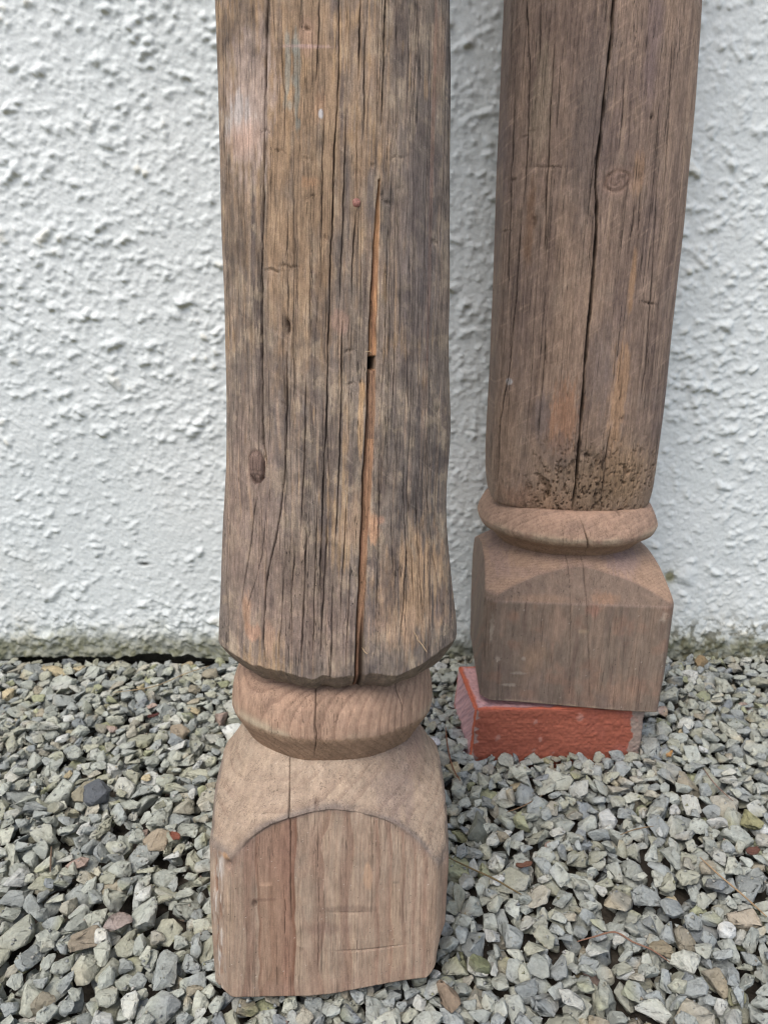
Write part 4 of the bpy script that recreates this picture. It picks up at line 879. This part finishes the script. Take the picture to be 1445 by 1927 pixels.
def gravel():
    rs = np.random.RandomState(12)
    protos = [hull_proto(rs, rs.uniform(1.1, 1.65), rs.uniform(0.42, 0.78)) for _ in range(40)]
    ds = 0.0012; X0, X1, Y0, Y1 = -1.02, 1.02, 0.16, WALL_Y+0.03
    nx, ny = int((X1-X0)/ds), int((Y1-Y0)/ds)
    H = np.full((ny, nx), -0.030, np.float32)
    gx = X0+np.arange(nx)*ds; gy = Y0+np.arange(ny)*ds
    # things already standing there
    A, B = np.meshgrid(gx, gy)
    H[(gy > WALL_Y-0.001)] = 9
    def poly_fill(poly):
        m = np.ones(A.shape, bool)
        for i in range(len(poly)):
            p, q = poly[i], poly[(i+1) % len(poly)]; m &= ((q[0]-p[0])*(B-p[1])-(q[1]-p[1])*(A-p[0])) > -1e-9
        H[m] = 9
    poly_fill([BR[0], BR[1], BR[3], BR[2]])
    cs = []
    for sx, sy in ((-1, -1), (1, -1), (1, 1), (-1, 1)):
        p = PF.O+PF.m[:, 0]*sx*.098+PF.m[:, 1]*sy*.098; cs.append(p[:2])
    poly_fill([cs[0]+(cs[3]-cs[0])*.16, cs[1]+(cs[2]-cs[1])*.16, cs[2], cs[3]])
    foot = np.array(cs)
    near = []
    def ring_pts(poly, off):
        c = np.mean(np.array(poly), 0)
        for i in range(len(poly)):
            p, q = np.array(poly[i]), np.array(poly[(i+1) % len(poly)])
            for t_ in np.linspace(0, 1, 40):
                a_ = p*(1-t_)+q*t_; d_ = a_-c; near.append(a_+d_/np.linalg.norm(d_)*off)
    ring_pts(cs, .012); near += [np.array([q, WALL_Y-.016]) for q in np.linspace(-1, 1, 150)]; ring_pts([BR[0], BR[1], BR[3], BR[2]], .014)
    # oriented variants on the height grid
    variants = []
    for k in range(420):
        pi = rs.randint(len(protos)); V, F, planes = protos[pi]
        sz = float(np.clip(rs.lognormal(math.log(0.0118), 0.32), 0.0050, 0.0205))
        E = np.array((Matrix.Rotation(rs.uniform(0, 6.283), 3, 'Z') @ Matrix.Rotation(rs.normal()*0.42, 3, 'X') @ Matrix.Rotation(rs.normal()*0.42, 3, 'Y') @ Matrix.Rotation(rs.choice([0, math.pi]), 3, 'X')))
        sc = np.array([1, rs.uniform(.85, 1.15), rs.uniform(.85, 1.15)])*sz
        VV = (V*sc)@E.T; r = np.abs(VV[:, :2]).max(); n = int(r/ds)+1
        g = np.arange(-n, n+1)*ds; GX, GY = np.meshgrid(g, g)
        top = np.full(GX.shape, 99.0); bot = np.full(GX.shape, -99.0)
        for nn, d in planes:
            q = (nn/sc); L = np.linalg.norm(q); q = q/L; dd = d/L; q = E@q
            if q[2] > 1e-3: top = np.minimum(top, (dd-q[0]*GX-q[1]*GY)/q[2])
            elif q[2] < -1e-3: bot = np.maximum(bot, (dd-q[0]*GX-q[1]*GY)/q[2])
            else:
                o = (q[0]*GX+q[1]*GY) > dd; top[o] = -99; bot[o] = 99
        m = top > bot; variants.append((pi, VV, m, np.where(m, top, -9), np.where(m, bot, 9), n, sz))
    VS, FL, ST, CS, off, foff = [], [], [], [], 0, 0
    placed = []
    lim0 = -0.001
    def rest(v, i, j):
        pi, VV, m, top, bot, n, sz = v
        if i-n < 0 or j-n < 0 or i+n+1 > ny or j+n+1 > nx: return 9
        return float(np.max(np.where(m, H[i-n:i+n+1, j-n:j+n+1]-bot, -9)))
    tries = 32000
    for t in range(tries):
        best = None
        v = variants[rs.randint(len(variants))]
        if t > tries*0.6 and v[6] > 0.0115: v = variants[rs.randint(len(variants))]
        ci, cj = rs.randint(ny), rs.randint(nx)
        if t % 5 == 4:                          # extra tries close round the post and the brick
            k = rs.randint(len(near)); ci, cj = int((near[k][1]-Y0)/ds)+rs.randint(-9, 10), int((near[k][0]-X0)/ds)+rs.randint(-9, 10)
        for c in range(9):
            i = ci+rs.randint(-22, 23); j = cj+rs.randint(-22, 23)
            if c % 3 == 2:
                v2 = variants[rs.randint(len(variants))]
            else: v2 = v
            z = rest(v2, i, j)
            if z < 5:
                s = z+0.25*v2[6]
                if best is None or s < best[0]: best = (s, z, i, j, v2)
        if best is None: continue
        s, z, i, j, v = best
        x, y = X0+j*ds, Y0+i*ds
        lim = lim0-0.010*float(ss(WALL_Y-.05, WALL_Y-.01, y))*float(ss(-.15, -.3, x))+0.003*float(vn(np.float32(x*9), np.float32(y*9), 811))
        n = v[5]; tz = z+v[3].max()
        if tz > lim+0.009 or z > lim: continue
        if foot[0][0]+.004 < x < foot[1][0]-.004 and foot[:, 1].min()-.004 < y < foot[:, 1].max() and tz > -0.0015: continue
        if BR[0][0]-.02 < x < BR[1][0]+.02 and BR[0][1]-.035 < y < BR[0][1] and tz > 0.004: continue
        z -= 0.0006
        sl = H[i-n:i+n+1, j-n:j+n+1]; sl[v[2]] = np.maximum(sl[v[2]], (v[3]+z)[v[2]])
        placed.append((v, x, y, z, i, j))
    # keep only the stones that show from above
    pal = [((160, 162, 154), 32), ((150, 153, 150), 22), ((168, 168, 156), 16), ((156, 155, 140), 14), ((144, 147, 145), 9), ((160, 155, 142), 5), ((176, 175, 167), 6), ((148, 140, 124), 2), ((132, 136, 138), 3), ((172, 158, 130), 1.5), ((160, 140, 130), 1.0), ((152, 153, 126), 3), ((186, 186, 182), 3)]
    pw = np.array([p[1] for p in pal], float); pw /= pw.sum()
    dsp = np.random.RandomState(5); kept = 0
    for (v, x, y, z, i, j) in placed:
        n = v[5]; m = v[2]; sl = H[i-n:i+n+1, j-n:j+n+1]
        vis = ((v[3]+z)[m] > sl[m]-0.0035)
        if not vis.any() and rs.rand() < 0.75: continue
        kept += 1
        pi, VV = v[0], v[1]; F = protos[pi][1]
        nz = dsp.normal(size=VV.shape)*0.02*v[6]
        P = VV+nz+np.array([x, y, z])
        VS.append(P)
        c = lin(*pal[rs.choice(len(pal), p=pw)][0])*rs.uniform(.88, 1.2)
        if x < -0.05: c = c*np.array([.975, 1.0, .975])                 # the bed is yellower on the left
        else: c = c*np.array([.945, .975, .985])
        # lichen and clay tints that differ from one side of a stone to the other
        d = rs.normal(size=3); tt = np.clip(VV@d/(v[6]*2)+rs.uniform(-.6, .2), 0, 1)[:, None]
        t2 = lin(*[(150, 150, 108), (176, 160, 128), (186, 186, 180), (134, 138, 142)][rs.randint(4)])
        CS.append(c*(1-.5*tt)+t2*.5*tt)
        ln = [len(f) for f in F]; FL.append(np.concatenate([np.array(f) for f in F])+off); ST.append(np.concatenate([[0], np.cumsum(ln)[:-1]])+foff)
        off += len(P); foff += sum(ln)
    gr = np.random.RandomState(8); base = np.array([[1, 0, 0], [-.6, .8, 0], [-.5, -.9, .1], [.1, 0, .8], [0, .1, -.7]])
    bf = np.array([[0, 1, 3], [1, 2, 3], [2, 0, 3], [1, 0, 4], [2, 1, 4], [0, 2, 4]])
    for k in range(9000):
        i, j = gr.randint(3, ny-3), gr.randint(3, nx-3); zz = H[i, j]
        if zz > 1: continue
        sz = gr.uniform(.0009, .0026); P = (base+gr.normal(size=base.shape)*.2)*sz
        P = P@np.array(Matrix.Rotation(gr.uniform(0, 6.3), 3, 'Z') @ Matrix.Rotation(gr.uniform(-.5, .5), 3, 'X'))+np.array([X0+j*ds, Y0+i*ds, zz+sz*.4])
        VS.append(P); CS.append(np.repeat((lin(*pal[gr.choice(len(pal), p=pw)][0])*gr.uniform(.75, 1.05))[None], 5, 0))
        FL.append(bf.ravel()+off); ST.append(np.arange(6)*3+foff); off += 5; foff += 18
    o = np_mesh('gravel', np.concatenate(VS), (np.concatenate(FL), np.concatenate(ST)), M_stone, None, np.concatenate(CS), smooth=True)
    o['kind'] = 'stuff'; o['category'] = 'gravel'; o['label'] = 'grey crushed stone gravel covering the ground up to the wall'
    return H, X0, Y0, ds, protos
H, HX, HY, HD, PROTOS = gravel()
def surf_z(x, y, r=1):
    i = int((y-HY)/HD); j = int((x-HX)/HD)
    if not (r <= i < H.shape[0]-r and r <= j < H.shape[1]-r): return 0.0
    p = H[i-r:i+r+1, j-r:j+r+1]; p = p[p < 1]; return float(p.max()) if p.size else 0.0

# ------------------------------------------------------------------ single stones that stand out, and litter
def ground_at(px, py):
    p = on_plane(px, py, (0, 0, 0), (0, 0, 1.0)); return p[0], p[1]
def stone(px, py, wpx, col, seed, label, group=None, hscale=.62, tint=None):
    x, y = ground_at(px, py); zc = np.dot(np.array([x, y, 0])-CAMP, FWD); w = wpx*zc/FPX
    rs = np.random.RandomState(seed); V, F, pl = hull_proto(rs, 1.25, .75)
    E = np.array(Matrix.Rotation(rs.uniform(0, 6.28), 3, 'Z') @ Matrix.Rotation(.2, 3, 'X'))
    V = V@E.T; V = V*np.array([1, 1, hscale/.75]); V = V*(w/np.ptp(V[:, 0]))
    z = surf_z(x, y, 3)+0.1*np.ptp(V[:, 2]); nz = rs.normal(size=V.shape)*.01*w
    c = np.repeat(lin(*col)[None], len(V), 0)
    if tint: tt = np.clip(V@rs.normal(size=3)/w*2, 0, 1)[:, None]; c = c*(1-.6*tt)+lin(*tint)*.6*tt
    flat = np.concatenate([np.array(f) for f in F]); ln = [len(f) for f in F]; st = np.concatenate([[0], np.cumsum(ln)[:-1]])
    o = np_mesh('stone', V+nz, (flat, st), M_stone, None, c, smooth=True); o.location = (x, y, z)
    tag(o, label, 'stone', group)
stone(224, 1742, 54, (152, 140, 133), 31, 'pinkish stone on the gravel left of the front post', None, .6, (151, 128, 117))
stone(296, 1580, 52, (155, 143, 124), 32, 'ochre stone on the gravel beside the reddish bark chip')
stone(1392, 1728, 60, (165, 155, 138), 33, 'large sandy stone touching the straw at the right', None, .55, (154, 143, 126))
stone(847, 1872, 44, (139, 122, 104), 34, 'brown stone right of the foot of the front post', None, .6, (118, 106, 91))
stone(168, 1768, 62, (144, 134, 117), 35, 'long mottled brown stone beside the pinkish stone', None, .4, (94, 86, 75))
stone(184, 1498, 52, (90, 94, 98), 36, 'dark slate blue stone in the gravel at the left', None, .5)
stone(340, 1380, 40, (146, 134, 116), 37, 'small round tan stone near the wall behind the front post', None, .7)
stone(818, 1398, 22, (203, 203, 203), 38, 'small white stone just right of the front post collar')
stone(897, 1552, 46, (114, 117, 108), 39, 'speckled dark green stone right of the front post', None, .8, (81, 84, 75))
stone(902, 1815, 40, (111, 115, 89), 40, 'mossy green stone right of the front post foot', None, .8, (142, 142, 131))
stone(1244, 1782, 44, (138, 128, 107), 41, 'yellow brown stone under the tip of the forked twig', None, .5)
stone(1410, 1545, 40, (143, 141, 108), 42, 'yellow green stone near the right edge', None, .6)
stone(1318, 1248, 26, (140, 122, 94), 43, 'orange brown stone at the wall foot right of the back post', None, .8)

def litter(name, pts, r, col, label, cat, lift=.0015):
    P3 = []
    for k, (px, py) in enumerate(pts):
        x, y = ground_at(px, py); P3.append([x, y, surf_z(x, y, 4)+r+lift])
    P3 = np.array(P3); z = P3[:, 2].copy()
    for _ in range(2): z[1:-1] = np.maximum(z[1:-1]*.6, (z[:-2]+z[2:])/2*.5+z[1:-1]*.5)
    P3[:, 2] = np.maximum(z, P3[:, 2]*.8)
    o0 = P3[0].copy(); o = tube(name, P3-o0, r, M_litter, None, lin(*col)); o.location = o0; tag(o, label, cat); return o
litter('straw', [(215, 1312), (290, 1298), (350, 1272), (395, 1256)], 0.00072, (154, 136, 107), 'pale straw lying by the wall left of the front post', 'straw')
litter('twig', [(838, 1372), (842, 1410), (852, 1450), (866, 1474)], 0.00094, (113, 77, 56), 'reddish brown curved twig beside the left end of the brick', 'twig')
litter('twig', [(841, 1621), (885, 1640), (930, 1660), (960, 1678), (980, 1692)], 0.00094, (104, 90, 63), 'olive brown twig leading away from the front post', 'twig')
litter('twig', [(952, 1536), (985, 1520), (1022, 1491)], 0.00065, (115, 92, 70), 'short thin twig on the gravel in front of the brick', 'twig')
litter('twig', [(1166, 1572), (1195, 1564), (1228, 1559)], 0.00065, (116, 98, 76), 'short twig lying level right of the middle', 'twig')
litter('straw', [(1314, 1624), (1350, 1655), (1395, 1692), (1440, 1734)], 0.00094, (147, 124, 96), 'long tan straw near the large sandy stone', 'straw')
litter('straw', [(1322, 1450), (1345, 1480), (1378, 1512)], 0.00058, (132, 106, 94), 'thin reddish straw at the right edge, farther back', 'straw')
litter('twig', [(99, 1600), (97, 1622), (96, 1642)], 0.00101, (98, 82, 67), 'short brown twig standing among the stones at the left', 'twig')
fk = litter('twig', [(1086, 1769), (1118, 1763), (1156, 1756), (1190, 1775), (1225, 1788), (1260, 1806)], 0.00086, (121, 92, 76), 'thin bent brown twig in the right foreground', 'twig')

def flake(px, py, L, Wd, ang, col, label, cat, name, curl=.3, seed=1):
    x, y = ground_at(px, py); z = surf_z(x, y, 3)+.002; rs = np.random.RandomState(seed)
    n, m = 15, 9; u, v = np.meshgrid(np.linspace(-1, 1, n), np.linspace(-1, 1, m))
    wd = Wd/2*np.sqrt(np.clip(1-u*u*.97, 0, 1))*(1+.2*vn(u*3, u*0, seed)); X = u*L/2; Y = v*wd; Z = curl*L*(u*u*.4+v*v*.25)+.0012*vn(u*3, v*3, seed+3)
    c, s = math.cos(ang), math.sin(ang); top = np.stack([X*c-Y*s, X*s+Y*c, Z], -1); bot = top-np.array([0, 0, .0012])
    F = grid_faces(m, n); Vv = np.concatenate([top.reshape(-1, 3), bot.reshape(-1, 3)]); Fb = F[:, ::-1]+n*m
    rim = list(range(n))+[i*n+n-1 for i in range(1, m)]+[(m-1)*n+i for i in range(n-2, -1, -1)]+[i*n for i in range(m-2, 0, -1)]
    Fr = np.array([[rim[k], rim[(k+1) % len(rim)], rim[(k+1) % len(rim)]+n*m, rim[k]+n*m] for k in range(len(rim))])[:, ::-1]
    o = np_mesh(name, Vv, np.concatenate([F, Fb, Fr]), M_litter, None, np.repeat(lin(*col)[None], len(Vv), 0)); o.location = (x, y, z); tag(o, label, cat)
flake(331, 1580, .016, .008, -.7, (112, 67, 53), 'reddish bark chip on the gravel left of the front post', 'bark', 'bark_chip', .15, 3)
flake(290, 1352, .016, .007, .5, (74, 42, 38), 'dark red dead leaf on the gravel near the wall', 'leaf', 'dead_leaf', .3, 4)
flake(1258, 1424, .016, .006, .8, (152, 120, 80), 'curled yellow brown dead leaf right of the brick', 'leaf', 'dead_leaf', .5, 5)
flake(1415, 1605, .016, .011, .3, (90, 62, 53), 'flat brown dead leaf near the right edge', 'leaf', 'dead_leaf', .2, 6)
flake(985, 1632, .018, .007, .2, (96, 67, 54), 'crumpled brown leaf in the gravel beyond the olive brown twig', 'leaf', 'dead_leaf', .35, 7)
